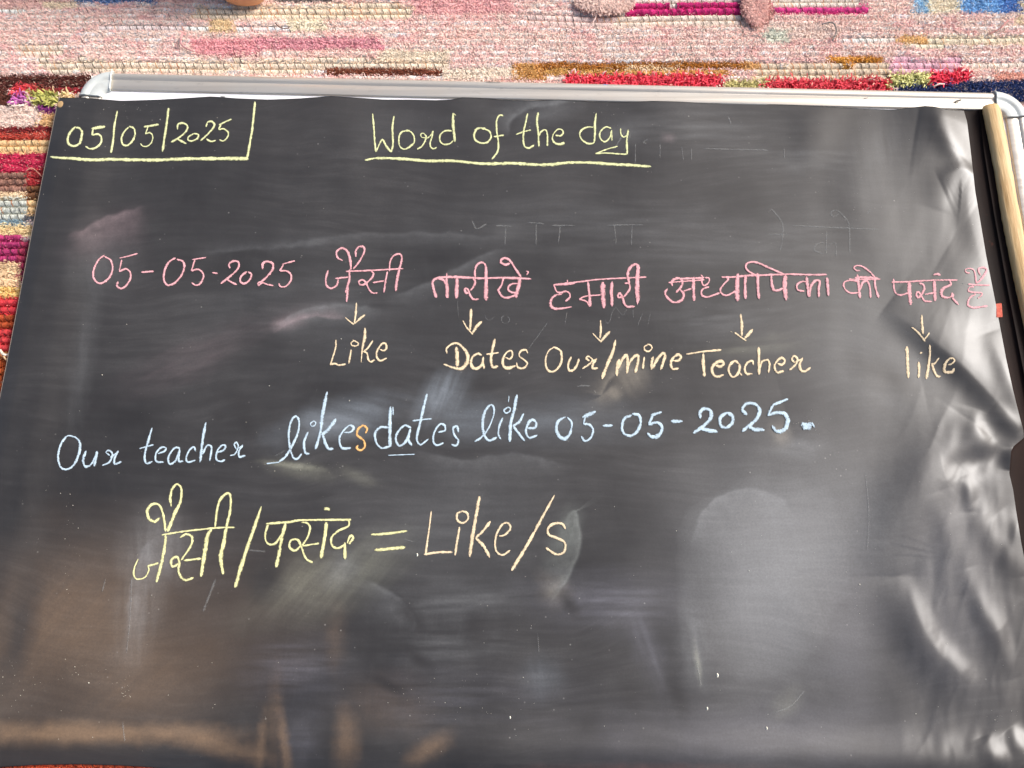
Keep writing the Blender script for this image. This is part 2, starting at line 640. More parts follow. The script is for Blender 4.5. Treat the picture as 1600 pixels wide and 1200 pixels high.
def local(o, par):
    """keep world-space vertices of a part under a parent that is not at the origin"""
    o.data.transform(__import__('mathutils').Matrix.Translation(-par.location))
    return o


# aluminium rail profile: (distance from outer edge, height)
PROF = [(0, .001), (0, .0125), (.0012, .0165), (.004, .0195), (.0075, .0206), (.011, .0200), (.0125, .0186), (.0133, .0182),
        (.0145, .0188), (.020, .0183), (.0262, .0174), (.0272, .0168), (.0275, .0148)]


def rail(a, bb, name):
    """rail along outer edge from a to bb (u,v) pairs, inner side on the right hand"""
    a = np.array(a, float)
    bb = np.array(bb, float)
    d = (bb - a) / np.linalg.norm(bb - a)
    nrm = np.array([-d[1], d[0]])
    V, F = [], []
    n = 40
    for i in range(n + 1):
        q = a + (bb - a) * i / n
        for o_, h_ in PROF:
            p = q + nrm * o_
            V.append(bd(p[0], p[1], h_))
    k = len(PROF)
    for i in range(n):
        for j in range(k - 1):
            F.append((i * k + j, i * k + j + 1, (i + 1) * k + j + 1, (i + 1) * k + j))
    o = mesh_obj(name, V, F, M_ALU, board)
    return local(o, board)


rail((CR + .0005, 0), (BW - CR - .0005, 0), 'frame_rail')
rail((BW, CR + .0005), (BW, BH - CR), 'frame_rail')
rail((BW - CR, BH), (CR, BH), 'frame_rail')
rail((0, BH - CR), (0, CR + .0005), 'frame_rail')


def cap(cx, cy, a0, name='corner_cap'):
    prof = [(CR + .0012, .0005), (CR + .0012, .0150), (CR - .0005, .0190), (CR - .004, .0216), (CR - .0085, .0222), (CR - .0125, .0214),
            (CR - .0138, .0200), (CR - .0146, .0204), (CR - .026, .0198), (CR - .0285, .0186), (CR - .0292, .0146)]
    V, F = [], []
    n = 28
    k = len(prof)
    for i in range(n + 1):
        th = a0 + (math.pi / 2) * i / n
        for r_, h_ in prof:
            V.append(bd(cx + r_ * math.cos(th), cy + r_ * math.sin(th), h_))
    for i in range(n):
        for j in range(k - 1):
            F.append((i * k + j, (i + 1) * k + j, (i + 1) * k + j + 1, i * k + j + 1))
    F.append(tuple(range(k)))
    F.append(tuple(n * k + j for j in range(k - 1, -1, -1)))
    o = mesh_obj(name, V, F, M_CAP, board)
    o.data.polygons[-1].use_smooth = False
    o.data.polygons[-2].use_smooth = False
    # raised collar at each end
    for th in (a0 + .012, a0 + math.pi / 2 - .012):
        pts = []
        rr_ = [p for p in prof[1:-1]]
        for r_, h_ in rr_:
            pts.append(bd(cx + r_ * math.cos(th), cy + r_ * math.sin(th), h_ + .0003))
        v2, f2 = tube(pts, .0011, 6)
        local(mesh_obj('collar', v2, f2, M_CAP, o), board)
    return local(o, board)


cap(CR, CR, math.pi)
cap(BW - CR, CR, -math.pi / 2)
cap(BW - CR, BH - CR, 0)
cap(CR, BH - CR, math.pi / 2)

# white writing panel (with real thickness)
V, F = [], []
for z_ in (.002, Z_PANEL):
    V += [bd(.012, .012, z_), bd(BW - .012, .012, z_), bd(BW - .012, BH - .012, z_), bd(.012, BH - .012, z_)]
F = [(4, 7, 6, 5), (0, 1, 2, 3), (0, 4, 5, 1), (1, 5, 6, 2), (2, 6, 7, 3), (3, 7, 4, 0)]
local(mesh_obj('panel', V, F, M_PANEL, board, smooth=False), board)


def ribbon(P2, W2, zf, dz, step=1.1, jit=.16, tapers=(.45, .45)):
    """photo-pixel polyline and width -> raised strip on a surface. returns V,F,edge"""
    P = catmull(P2, step)
    if len(P) < 2:
        return None
    n = len(P)
    T = np.gradient(P, axis=0)
    T /= np.linalg.norm(T, axis=1)[:, None] + 1e-9
    Nn = np.stack([-T[:, 1], T[:, 0]], 1)
    s = np.linspace(0, 1, n)
    W = np.interp(s, np.linspace(0, 1, len(W2)), W2) if not np.isscalar(W2) else np.full(n, float(W2))
    L = np.concatenate([[0], np.cumsum(np.linalg.norm(np.diff(P, axis=0), axis=1))])
    wob = 1 + jit * vnoise(L, L * 0 + rng.random() * 99, 7, 1) + jit * .7 * vnoise(L, L * 0 + rng.random() * 99, 2.2, 4)
    end = np.minimum(1, tapers[0] + L / (W.mean() * .9)) * np.minimum(1, tapers[1] + (L[-1] - L) / (W.mean() * .9))
    hw = W * .58 * wob * end
    offs = [-1.0, -.62, 0, .62, 1.0]
    V, E = [], []
    # round the ends a little
    P = P.copy()
    P[0] -= T[0] * W.mean() * .22
    P[-1] += T[-1] * W.mean() * .22
    for o_ in offs:
        q = P + Nn * (hw * o_)[:, None]
        X, Y, Z = zf(q[:, 0], q[:, 1])
        V.append(np.stack([X, Y, Z + dz + (0.00022 if abs(o_) < .9 else 0)], 1))
        E.append(np.full(n, abs(o_)))
    E = np.stack(E, 1)
    E[0, :] = np.maximum(E[0, :], .8)
    E[-1, :] = np.maximum(E[-1, :], .8)
    V = np.stack(V, 1).reshape(-1, 3)
    k = len(offs)
    idx = np.arange(n * k).reshape(n, k)
    Q = np.stack([idx[:-1, :-1], idx[1:, :-1], idx[1:, 1:], idx[:-1, 1:]], -1).reshape(-1, 4)
    return V, Q, E.ravel()


def zf_flat(z):
    def f(px, py):
        X, Y = p2w(px, py, z)
        return X, Y, np.full(np.shape(px), z)
    return f


def ribbons_obj(name, items, zf, m, parent, dz=.0004, step=1.1, jit=.16, lay=.00003):
    Vs, Qs, Es, base = [], [], [], 0
    for i, (P2, W2) in enumerate(items):
        r_ = ribbon(P2, W2, zf, dz + i * lay, step, jit)
        if r_ is None:
            continue
        Vs.append(r_[0])
        Qs.append(r_[1] + base)
        Es.append(r_[2])
        base += len(r_[0])
    V = np.vstack(Vs)
    off = np.array(parent.location) if parent is not None else 0
    o = fast_obj(name, V - off, np.vstack(Qs), m, parent)
    a = o.data.attributes.new('edge', 'FLOAT', 'POINT')
    a.data.foreach_set('value', np.concatenate(Es).astype(np.float32))
    return o


for pts, m_, wd, zz in (
        ([(1490, 160), (1496, 157.5), (1502, 156)], M_SCUFF, 1.6, .0192), ([(1493, 159), (1497, 161)], M_SCUFF, 1.8, .0192),
        ([(1482, 168.6), (1487, 168)], M_SCUFF, 1.6, Z_PANEL), ([(942, 133.5), (950, 133.5)], M_SCUFFB, 3.2, .0192),
        ([(1350, 154), (1356, 152.5)], M_SCUFF, .8, .0192), ([(704, 123), (713, 122)], M_SCUFF, .8, .0207),
        ([(348, 139), (352, 144)], M_SCUFF, 1.3, Z_PANEL), ([(760, 128), (782, 128.5)], M_SCUFF, .8, .0207),
        ([(345, 151), (352, 151.5)], M_SCUFF, .8, Z_PANEL), ([(405, 141), (409, 141)], M_SCUFF, .9, Z_PANEL), ([(1271, 161.5), (1278, 161)], M_SCUFF, .8, Z_PANEL)):
    ribbons_obj('scuff_mark', [(pts, wd)], zf_flat(zz), m_, board, .0003, .8, .3)

# ------------------------------------------------------------------ the black sheet
sheet_root = empty('writing_sheet', (0, 0, 0))
tag(sheet_root, 'black roll-up writing sheet covered in coloured chalk words, creased along its right side', 'blackboard sheet')

# outline in photo pixels -> level plane metres
LY = [153, 165, 250, 330, 450, 570, 640, 800, 1000, 1190]
LX = [93, 89, 72, 56, 33, 10, -4, -36, -72, -108]
RY = [173, 190, 230, 300, 400, 470, 560, 610, 650, 672, 684, 697, 705, 740, 765, 800, 850, 900, 1000, 1100, 1250]
RX = [1506, 1511, 1516, 1524, 1541, 1555, 1572, 1583, 1593, 1599, 1600, 1584, 1580, 1577, 1583, 1588, 1596, 1606, 1622, 1640, 1665]
BX = [-115, 0, 60, 120, 180, 230, 300, 400, 700, 1100, 1670]
BY = [1196, 1198, 1194.5, 1193.5, 1195, 1198, 1204, 1212, 1228, 1240, 1255]
NU, NV = 720, 500
u_ = np.linspace(0, 1, NU)
v_ = np.linspace(0, 1, NV)
UU, VV = np.meshgrid(u_, v_)
# left, right as function of v; top, bottom as function of u (transfinite)
lyv = 153 + (1196 - 153) * v_
ryv = 173 + (1255 - 173) * v_
Lc = np.stack([np.interp(lyv, LY, LX), lyv], 1)
Rc = np.stack([np.interp(ryv, RY, RX), ryv], 1)
txu = 93 + (1506 - 93) * u_
Tc = np.stack([txu, top_edge(txu)], 1)
bxu = -108 + (1665 + 108) * u_
Bc = np.stack([bxu, np.interp(bxu, BX, BY)], 1)
c00, c10, c01, c11 = Tc[0], Tc[-1], Bc[0], Bc[-1]
G = ((1 - VV)[..., None] * Tc[None] + VV[..., None] * Bc[None] + (1 - UU)[..., None] * Lc[:, None] + UU[..., None] * Rc[:, None]
     - ((1 - UU) * (1 - VV))[..., None] * c00 - (UU * (1 - VV))[..., None] * c10 - ((1 - UU) * VV)[..., None] * c01 - (UU * VV)[..., None] * c11)
PX, PY = G[..., 0], G[..., 1]
X, Y, Z = lift(PX.ravel(), PY.ravel())
# the right border rolls under: drop the last columns
V = np.stack([X, Y, Z], 1)
idx = np.arange(NU * NV).reshape(NV, NU)
Q = np.stack([idx[1:, :-1], idx[1:, 1:], idx[:-1, 1:], idx[:-1, :-1]], -1).reshape(-1, 4)

# chalk rubbed on the surface, plus brown reflections and grey sheen put in as colour
D_AMT = np.zeros(PX.size)
D_COL = np.zeros((PX.size, 3))
qx, qy = PX.ravel(), PY.ravel()


def dust_and_reflection(cx, cy, rx_, ry_, ang, col, amt_, streak=0.0, sang=0.0, seed=0, soft=1.6):
    global D_AMT, D_COL
    ca, sa = math.cos(math.radians(ang)), math.sin(math.radians(ang))
    dx, dy = qx - cx, qy - cy
    a_ = (dx * ca + dy * sa) / rx_
    b_ = (-dx * sa + dy * ca) / ry_
    r_ = np.sqrt(a_ * a_ + b_ * b_) + .28 * fbm(qx, qy, min(rx_, ry_) * .9, seed + 31, 4)
    k_ = np.clip(1.25 - r_, 0, 1) ** soft
    if streak:
        cs, ss = math.cos(math.radians(sang)), math.sin(math.radians(sang))
        al, ac = qx * cs + qy * ss, -qx * ss + qy * cs
        k_ = k_ * (1 - streak + streak * np.clip(.5 + 1.0 * fbm(al * .09, ac, 7, seed + 5, 3), 0, 1.6))
    k_ = k_ * amt_
    tot = D_AMT + k_ * (1 - D_AMT)
    wgt = np.where(tot > 1e-6, k_ / np.maximum(tot, 1e-6), 0)[:, None]
    D_COL = D_COL * (1 - wgt) + np.array(col)[None] * wgt
    D_AMT = tot


def arc_dust(pts, wid, col, amt_, side=0, seed=0):
    """a wiped edge: sharp on one side of a polyline, fading on the other"""
    global D_AMT, D_COL
    d, par = seg_dist(qx, qy, smooth_line(pts))
    d = d * (1 if side >= 0 else -1) + 5 * fbm(qx, qy, 26, seed, 3)
    k_ = np.where(d > 0, np.exp(-d / wid), np.exp(-(d / 3.0) ** 2)) * np.clip(np.minimum(par, 1 - par) * 5, 0, 1)
    k_ = k_ * amt_ * (1 + .5 * fbm(qx, qy, 9, seed + 2, 3))
    k_ = np.clip(k_, 0, 1)
    tot = D_AMT + k_ * (1 - D_AMT)
    wgt = np.where(tot > 1e-6, k_ / np.maximum(tot, 1e-6), 0)[:, None]
    D_COL = D_COL * (1 - wgt) + np.array(col)[None] * wgt
    D_AMT = tot


GR, BL, PK, YL, BE, BR_REFL, VI = (.55, .57, .58), (.52, .6, .68), (.62, .45, .47), (.56, .56, .42), (.62, .54, .42), (.40, .25, .14), (.42, .42, .5)  # the brown is reflection put into colour; GR doubles as painted sheen
dust_and_reflection(700, 640, 950, 700, 0, GR, .022, .5, 2, 1, 1.0)
dust_and_reflection(165, 365, 80, 40, -28, PK, .05, .4, -30, 2)
arc_dust([(105, 372), (150, 350), (188, 332), (228, 322)], 30, PK, .12, 1, 3)
dust_and_reflection(160, 420, 60, 60, 0, GR, .07, .4, 80, 4)
dust_and_reflection(130, 560, 22, 150, 8, GR, .05, .5, 92, 5)
dust_and_reflection(480, 470, 240, 55, -4, GR, .05, .7, -4, 6)
dust_and_reflection(300, 560, 150, 40, -24, PK, .06, .6, -25, 7)
dust_and_reflection(450, 505, 40, 14, -12, PK, .13, .6, -12, 8)
dust_and_reflection(560, 545, 120, 60, 12, GR, .035, .5, 0, 9)
dust_and_reflection(540, 655, 130, 36, -14, BL, .22, .5, 14, 10)
dust_and_reflection(690, 620, 58, 34, -40, BL, .28, .6, -70, 11)
dust_and_reflection(730, 655, 60, 40, 0, BL, .08, .4, 0, 12)
dust_and_reflection(470, 735, 60, 18, 12, YL, .12, .3, 30, 13)
dust_and_reflection(455, 727, 55, 6, 8, YL, .22, .2, 10, 14)
dust_and_reflection(560, 745, 40, 14, 20, YL, .10, .4, 20, 15)
dust_and_reflection(860, 660, 200, 44, 0, BL, .11, .5, 0, 16)
dust_and_reflection(985, 590, 34, 36, 0, BE, .16, .3, 60, 17)
dust_and_reflection(960, 615, 14, 14, 0, BE, .14, .3, 60, 18)
dust_and_reflection(1180, 540, 100, 20, -6, YL, .10, .8, -5, 19)
dust_and_reflection(1130, 500, 120, 40, -4, GR, .08, .8, -4, 20)
dust_and_reflection(1100, 200, 190, 45, -2, GR, .07, .9, -1, 21)
dust_and_reflection(1250, 250, 120, 26, 0, GR, .07, .9, 0, 22)
dust_and_reflection(970, 205, 45, 30, 0, GR, .08, .4, 60, 23)
dust_and_reflection(1045, 215, 14, 10, 0, PK, .10, .4, 0, 24)
dust_and_reflection(860, 175, 60, 22, -20, GR, .07, .3, -20, 25)
dust_and_reflection(1380, 230, 60, 110, 15, GR, .05, .7, 80, 26)
dust_and_reflection(620, 205, 130, 60, 0, GR, .03, .5, 0, 27)
dust_and_reflection(890, 350, 260, 55, 0, GR, .05, .8, -2, 28)
dust_and_reflection(1180, 380, 260, 60, 0, GR, .06, .85, 2, 29)
dust_and_reflection(1220, 680, 20, 26, -30, BE, .16, .4, 60, 30)
dust_and_reflection(1250, 700, 60, 22, 0, GR, .10, .4, 10, 31)
dust_and_reflection(250, 850, 70, 70, 0, GR, .16, .4, 90, 32)
dust_and_reflection(215, 950, 46, 110, 5, GR, .13, .7, 92, 33)
dust_and_reflection(510, 905, 150, 60, -24, YL, .17, .5, -50, 34)
dust_and_reflection(530, 890, 40, 30, -40, GR, .10, .5, -50, 35)
dust_and_reflection(720, 830, 200, 120, 0, GR, .07, .5, 0, 36)
dust_and_reflection(880, 840, 26, 60, 20, (.5, .56, .5), .14, .4, 70, 37)
dust_and_reflection(865, 920, 30, 34, -40, BE, .12, .4, -50, 38)
dust_and_reflection(960, 940, 150, 56, 0, VI, .17, .6, 0, 39)
dust_and_reflection(720, 940, 150, 36, -6, GR, .10, .6, -4, 40)
dust_and_reflection(1010, 1010, 26, 90, -22, VI, .10, .4, 70, 41)
dust_and_reflection(1085, 1000, 28, 90, -8, GR, .12, .4, 82, 42)
dust_and_reflection(1090, 1035, 6, 36, -8, YL, .20, .3, 82, 43)
dust_and_reflection(1192, 905, 112, 132, 6, GR, .10, .15, 80, 71, .55)
dust_and_reflection(1390, 560, 200, 130, 30, GR, .07, .2, 30, 72)  # soft grey sheen painted on the right side
dust_and_reflection(1200, 960, 150, 170, -10, GR, .11, .12, 60, 44)
dust_and_reflection(1270, 820, 230, 150, 10, GR, .11, .12, 60, 45)  # broad lower-right sheen, laid in as grey colour
dust_and_reflection(1330, 1000, 60, 150, 0, VI, .06, .15, 82, 46)
dust_and_reflection(1230, 1100, 35, 22, -40, YL, .10, .3, -40, 47)
dust_and_reflection(700, 1090, 260, 70, 0, VI, .06, .8, 0, 48)
dust_and_reflection(460, 1040, 100, 60, 0, VI, .11, .85, 1, 49)
dust_and_reflection(690, 1010, 110, 40, 0, GR, .10, .85, 0, 50)
dust_and_reflection(850, 1060, 40, 44, 0, BL, .07, .4, 80, 51)
dust_and_reflection(470, 1150, 40, 60, 0, VI, .10, .6, 0, 52)
dust_and_reflection(110, 960, 150, 110, -30, BR_REFL, .13, .3, -50, 53)  # brown reflections at the lower left, painted as colour from here on
dust_and_reflection(230, 1060, 150, 80, -20, BR_REFL, .12, .3, -40, 54)
dust_and_reflection(150, 1000, 330, 190, -12, BR_REFL, .13, .05, 0, 70, 1.0)
dust_and_reflection(140, 1146, 260, 22, 0, BR_REFL, .36, .15, 0, 55)
dust_and_reflection(340, 1165, 110, 22, 14, BR_REFL, .26, .15, 10, 56)
dust_and_reflection(428, 1120, 16, 90, 3, BR_REFL, .10, .2, 90, 57)  # upright brown streaks are painted reflections too
dust_and_reflection(445, 1165, 11, 75, -8, BR_REFL, .24, .2, 80, 58)
dust_and_reflection(408, 1165, 10, 65, 4, BR_REFL, .18, .2, 90, 59)
dust_and_reflection(540, 1160, 26, 60, 2, BR_REFL, .22, .2, 90, 60)
dust_and_reflection(670, 1170, 50, 22, -36, BR_REFL, .24, .2, -40, 61)
dust_and_reflection(525, 1000, 22, 60, 0, BR_REFL, .09, .2, 90, 62)
dust_and_reflection(600, 1100, 90, 60, 0, BR_REFL, .07, .2, 90, 63)
dust_and_reflection(1000, 1205, 260, 14, 0, (.3, .12, .1), .14, .1, 0, 64)  # reddish tone along the lower border
dust_and_reflection(1400, 330, 190, 170, 0, GR, .03, .15, 80, 68)  # faint upper-right sheen, painted
dust_and_reflection(1500, 900, 110, 260, 0, VI, .05, .15, 85, 65)
dust_and_reflection(1180, 1150, 340, 60, 0, VI, .09, .15, 0, 66)
dust_and_reflection(1290, 930, 330, 330, 0, (.45, .45, .47), .09, .08, 60, 67, 1.2)  # wide grey sheen put into the colour

for k, (pts_, wd_, c_, a_) in enumerate((
        ([(425, 520), (460, 502), (500, 492), (545, 496)], 9, PK, .16), ([(420, 515), (470, 488), (530, 478), (600, 482)], 16, GR, .10),
        ([(1080, 860), (1100, 800), (1150, 766), (1210, 776), (1250, 820)], 30, GR, .10), ([(880, 830), (898, 800), (905, 850), (890, 900), (860, 940)], 12, (.5, .54, .5), .16),
        ([(790, 215), (800, 185), (840, 165), (900, 158)], 14, GR, .12), ([(600, 470), (680, 440), (760, 396), (800, 390)], 16, GR, .07),
        ([(250, 830), (225, 860), (205, 920), (200, 1000)], 20, GR, .10), ([(640, 700), (720, 720), (800, 712), (900, 728)], 22, GR, .06),
        ([(960, 600), (940, 618), (955, 590), (990, 560)], 10, BE, .14), ([(410, 390), (520, 372), (640, 366), (800, 372)], 10, GR, .05),
        ([(300, 400), (420, 385), (540, 378)], 8, GR, .05), ([(560, 905), (600, 920), (640, 960), (650, 990)], 14, GR, .08))):
    arc_dust(pts_, wd_, c_, a_, 1 if (k % 2 or k == 2) else -1, 90 + k)

# darker swipes (clean vinyl where a cloth passed)
for cx_, cy_, rx_, ry_, an_ in ((378, 640, 16, 44, -22), (640, 960, 34, 14, 48), (655, 1030, 26, 12, 40), (605, 1070, 34, 10, 25), (890, 945, 26, 12, 50),
                                (745, 985, 22, 34, 0), (30, 985, 26, 90, 14), (415, 905, 30, 40, 0), (1058, 1085, 14, 40, -20), (985, 1080, 18, 34, -20),
                                (1390, 590, 80, 26, 24), (340, 650, 12, 12, 0)):
    ca, sa = math.cos(math.radians(an_)), math.sin(math.radians(an_))
    a_ = ((qx - cx_) * ca + (qy - cy_) * sa) / rx_
    b_ = (-(qx - cx_) * sa + (qy - cy_) * ca) / ry_
    D_AMT = D_AMT * (1 - .75 * np.clip(1.3 - np.sqrt(a_ ** 2 + b_ ** 2) + .2 * fbm(qx, qy, 20, 5, 3), 0, 1))

sheet = fast_obj('sheet', V, Q, M_SHEET, sheet_root)
ca_ = sheet.data.attributes.new('dust_and_reflection', 'FLOAT_COLOR', 'POINT')
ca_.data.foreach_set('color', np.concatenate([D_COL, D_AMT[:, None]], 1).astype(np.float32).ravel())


# cut edges along the left and top borders
def edge_tube(name, pxs, pys, r_, m_, dz=-.0004):
    X_, Y_, Z_ = lift(np.array(pxs, float), np.array(pys, float))
    v2, f2 = tube(np.stack([X_, Y_, Z_ + dz], 1), r_, 6)
    return mesh_obj(name, v2, f2, m_, sheet_root)


edge_tube('cut_edge', Lc[::4, 0], Lc[::4, 1], .0007, M_EDGE)
M_BLACK, t, b = mat('black_vinyl_rim', (.012, .012, .013), .5, .4)
edge_tube('cut_edge', Tc[::4, 0], Tc[::4, 1], .0006, M_BLACK)
edge_tube('cut_edge', Bc[::4, 0], Bc[::4, 1], .0006, M_BLACK)

# eyelet hole in the top left corner
X_, Y_, Z_ = lift(np.array([94.5]), np.array([163.0]))
v2, f2 = [], []
for r_, h_ in ((0, .0009), (.0035, .0008), (.0048, .0003), (.005, -.0004)):
    for k in range(20):
        v2.append((float(X_[0]) + r_ * math.cos(k * math.pi / 10), float(Y_[0]) + r_ * math.sin(k * math.pi / 10), float(Z_[0]) + h_))
for j in range(3):
    for k in range(20):
        f2.append((j * 20 + k, (j + 1) * 20 + k, (j + 1) * 20 + (k + 1) % 20, j * 20 + (k + 1) % 20))
mesh_obj('eyelet', v2, f2, M_BRASS, sheet_root)

# strip that drops beside the sheet's right edge and runs up to the pole
sy = np.linspace(171, 1255, 260)
r_in = np.interp(sy, RY, RX)
r_mid = np.interp(sy, [171, 240, 340, 440, 700, 1255], [1530, 1538, 1554, 1572, 1622, 1730])
r_out = np.interp(sy, [150, 240, 340, 440, 700, 1255], [1536, 1560, 1578, 1600, 1655, 1770])
rows = []
for fr_, zz in ((-.03, None), (0.02, .0156), (.10, .0152), (.35, .0150), (.55, .0154), (.80, .0160), (.97, .0168), (1.0, .0188), (1.03, .0185), (1.35, .0188), (1.7, .0200), (2.0, .0265)):
    if fr_ <= 1:
        pxx = r_in + (r_mid - r_in) * fr_
    else:
        pxx = r_mid + (r_out - r_mid) * (fr_ - 1)
    if zz is None:
        X_, Y_, Z_ = lift(pxx, sy)
        Z_ = Z_ - .0006
    else:
        Z_ = np.full(len(sy), zz) + .0003 * vnoise(sy, pxx * 0 + fr_ * 9, 60, 3)
        X_, Y_ = p2w(pxx, sy, Z_)
    rows.append(np.stack([X_, Y_, Z_], 1))
Vr = np.stack(rows, 1).reshape(-1, 3)
nr = len(rows)
ii = np.arange(len(sy) * nr).reshape(len(sy), nr)
fast_obj('edge_sleeve', Vr, np.stack([ii[1:, :-1], ii[1:, 1:], ii[:-1, 1:], ii[:-1, :-1]], -1).reshape(-1, 4), M_STRIP, sheet_root)

# wooden pole at the right border
py_ = np.linspace(163, 1262, 120)
pc = np.interp(py_, [163, 240, 340, 440, 700, 1262], [1551, 1566.5, 1583.5, 1604, 1660, 1780])
X_, Y_ = p2w(pc, py_, .0265)
P3 = np.stack([X_, Y_, np.full(len(py_), .0255)], 1)
v2, f2 = tube(P3, .0112 + .0004 * vnoise(py_, py_ * 0, 90, 2) - .0016 * np.exp(-(py_ - 163) / 4.0), 28)
v2 = np.array(v2)
v2[:, 2] = .0222 + (v2[:, 2] - .0255) * .64
v2 += (.00035 * vnoise(v2[:, 0] * 1000 + v2[:, 2] * 900, v2[:, 1] * 1000, 9, 4))[:, None] * np.array([1, .2, .8])
mesh_obj('wooden_pole', v2, f2, M_WOOD, sheet_root)

# small brick-red stub after the last Hindi word
X_, Y_ = p2w(np.array([1558.6, 1568.6, 1570.2, 1559.8]), np.array([472.5, 471.5, 493.5, 494.5]), .0225)
V = [(float(a), float(c), z_) for z_ in (.0152, .0186) for a, c in zip(X_, Y_)]
o = mesh_obj('red_tab', V, [(4, 7, 6, 5), (0, 1, 2, 3), (0, 4, 5, 1), (1, 5, 6, 2), (2, 6, 7, 3), (3, 7, 4, 0)], M_TAB, sheet_root, smooth=False)
bv = o.modifiers.new('bevel', 'BEVEL')
bv.width = .0009
bv.segments = 2
o['label'] = 'small brick-red chalk block at the end of the pink sentence'

# ------------------------------------------------------------------ chalk writing: strokes read off the photograph
WORDS = []


def word(label, col, ox, oy, sc, strokes):
    out = []
    for wd, pts in strokes:
        ww = [x / sc for x in wd] if isinstance(wd, (list, tuple)) else wd / sc
        out.append(([(ox + x / sc, oy + y / sc) for x, y in pts], ww))
    WORDS.append((label, col, out))


A5 = (80, 150, 5.0)
word('date 05/05/2025 in yellow-green chalk, boxed in the top left corner', 'y', *A5, [
    (17, [(190, 243), (150, 285), (130, 335), (140, 378), (180, 392), (222, 372), (236, 330), (242, 282), (218, 252), (195, 248)]),
    (15, [(240, 285), (236, 355)]),
    (22, [(320, 256), (420, 240)]), (13, [(328, 258), (320, 308)]),
    (13, [(320, 308), (368, 300), (394, 328), (386, 372), (348, 406), (302, 414), (272, 396)]),
    (15, [(518, 122), (494, 240), (486, 340), (468, 445)]),
    (14, [(605, 246), (566, 290), (550, 340), (562, 380), (596, 388), (638, 350), (656, 302), (648, 256), (614, 240)]),
    (15, [(726, 244), (840, 225)]), (11, [(758, 240), (738, 298)]),
    (11, [(738, 298), (775, 290), (795, 320), (786, 364), (752, 394), (718, 394), (700, 376)]),
    (17, [(918, 100), (906, 200), (886, 330), (872, 435)]),
    (14, [(988, 262), (992, 226), (1030, 214), (1064, 236), (1058, 274), (1010, 320), (940, 362)]), (16, [(990, 340), (1020, 356), (1056, 374)]),
    (12, [(1112, 298), (1078, 320), (1070, 345), (1100, 354), (1142, 335), (1150, 306), (1118, 296)]),
    (14, [(1212, 242), (1226, 206), (1260, 204), (1275, 235), (1240, 285), (1170, 352)]), (13, [(1215, 340), (1250, 358), (1285, 350)]),
    (13, [(1314, 228), (1360, 206), (1408, 186)]), (12, [(1328, 228), (1312, 264), (1350, 260), (1385, 290), (1375, 330), (1345, 355), (1318, 346)]),
])
word('chalk line and corner boxing in the date', 'y', *A5, [
    ([14, 24, 22, 24, 22, 24, 24], [(-2, 476), (60, 484), (180, 490), (300, 500), (500, 497), (800, 502), (1100, 492), (1540, 490)]),
    (17, [(1592, 50), (1572, 250), (1547, 400), (1530, 492)])])
B6 = (560, 160, 6.6667)
C6 = (790, 160, 6.6667)
word('yellow-green chalk word Word', 'y', *B6, [
    (17, [(148, 122), (160, 260), (170, 400), (182, 520)]), (15, [(184, 518), (215, 445), (246, 385)]), (21, [(250, 385), (298, 468), (338, 516)]),
    (18, [(342, 518), (360, 430), (354, 270), (370, 147)]),
    (16, [(508, 298), (450, 312), (422, 370), (430, 456), (475, 490), (530, 468), (580, 420), (576, 350), (534, 302), (492, 296)]),
    (24, [(520, 478), (572, 432)]),
    (13, [(708, 356), (680, 326), (652, 332), (656, 362), (690, 372), (712, 350)]), (14, [(706, 350), (696, 400), (662, 458), (614, 490)]),
    (16, [(776, 302), (764, 370), (746, 430), (758, 474), (788, 485), (815, 470)]), (11, [(702, 382), (740, 360), (768, 325)]),
    (16, [(972, 300), (904, 300), (852, 345), (850, 406), (890, 440), (950, 434), (985, 402)]), ([18, 28, 26, 22], [(986, 116), (986, 230), (996, 330), (1006, 412)]),
    (9, [(990, 118), (1016, 140)])])
word('yellow-green chalk word of', 'y', *B6, [
    ([16, 24, 20, 15, 18], [(1318, 268), (1240, 275), (1206, 330), (1216, 390), (1270, 424), (1340, 418), (1380, 370), (1370, 310), (1325, 284), (1290, 278)]),
    (18, [(1508, 142), (1472, 136), (1440, 190), (1440, 300), (1456, 400), (1450, 510), (1392, 592)]), (15, [(1412, 360), (1512, 343)])])
word('yellow-green chalk word the', 'y', *C6, [
    (18, [(228, 120), (206, 220), (186, 320), (186, 420), (206, 468), (250, 474), (295, 446)]), (15, [(110, 336), (180, 310), (262, 290)]),
    ([26, 20, 20], [(338, 112), (326, 200), (340, 330), (346, 462)]), (16, [(346, 352), (372, 306), (414, 290), (434, 340), (434, 454)]),
    ([18, 16, 14, 18, 26], [(520, 345), (572, 350), (600, 318), (580, 285), (540, 285), (500, 330), (486, 380), (512, 424), (560, 438), (612, 424)])])
word('yellow-green chalk word day with the tail of its y drawn back', 'y', *C6, [
    (17, [(912, 260), (852, 260), (792, 290), (772, 340), (800, 398), (860, 430), (914, 424), (926, 380)]), ([14, 24, 18], [(942, 117), (930, 220), (930, 320), (924, 408)]),
    (15, [(1096, 272), (1042, 258), (992, 300), (978, 350), (1002, 398), (1040, 410), (1085, 368), (1100, 300)]), (13, [(1104, 290), (1106, 400)]),
    (14, [(1196, 276), (1200, 330), (1226, 364), (1260, 345), (1276, 292)]), (19, [(1276, 292), (1262, 400), (1266, 538)]),
    (15, [(1262, 542), (1180, 540), (1050, 530), (936, 536)]), (13, [(940, 536), (1050, 492), (1165, 460)])])
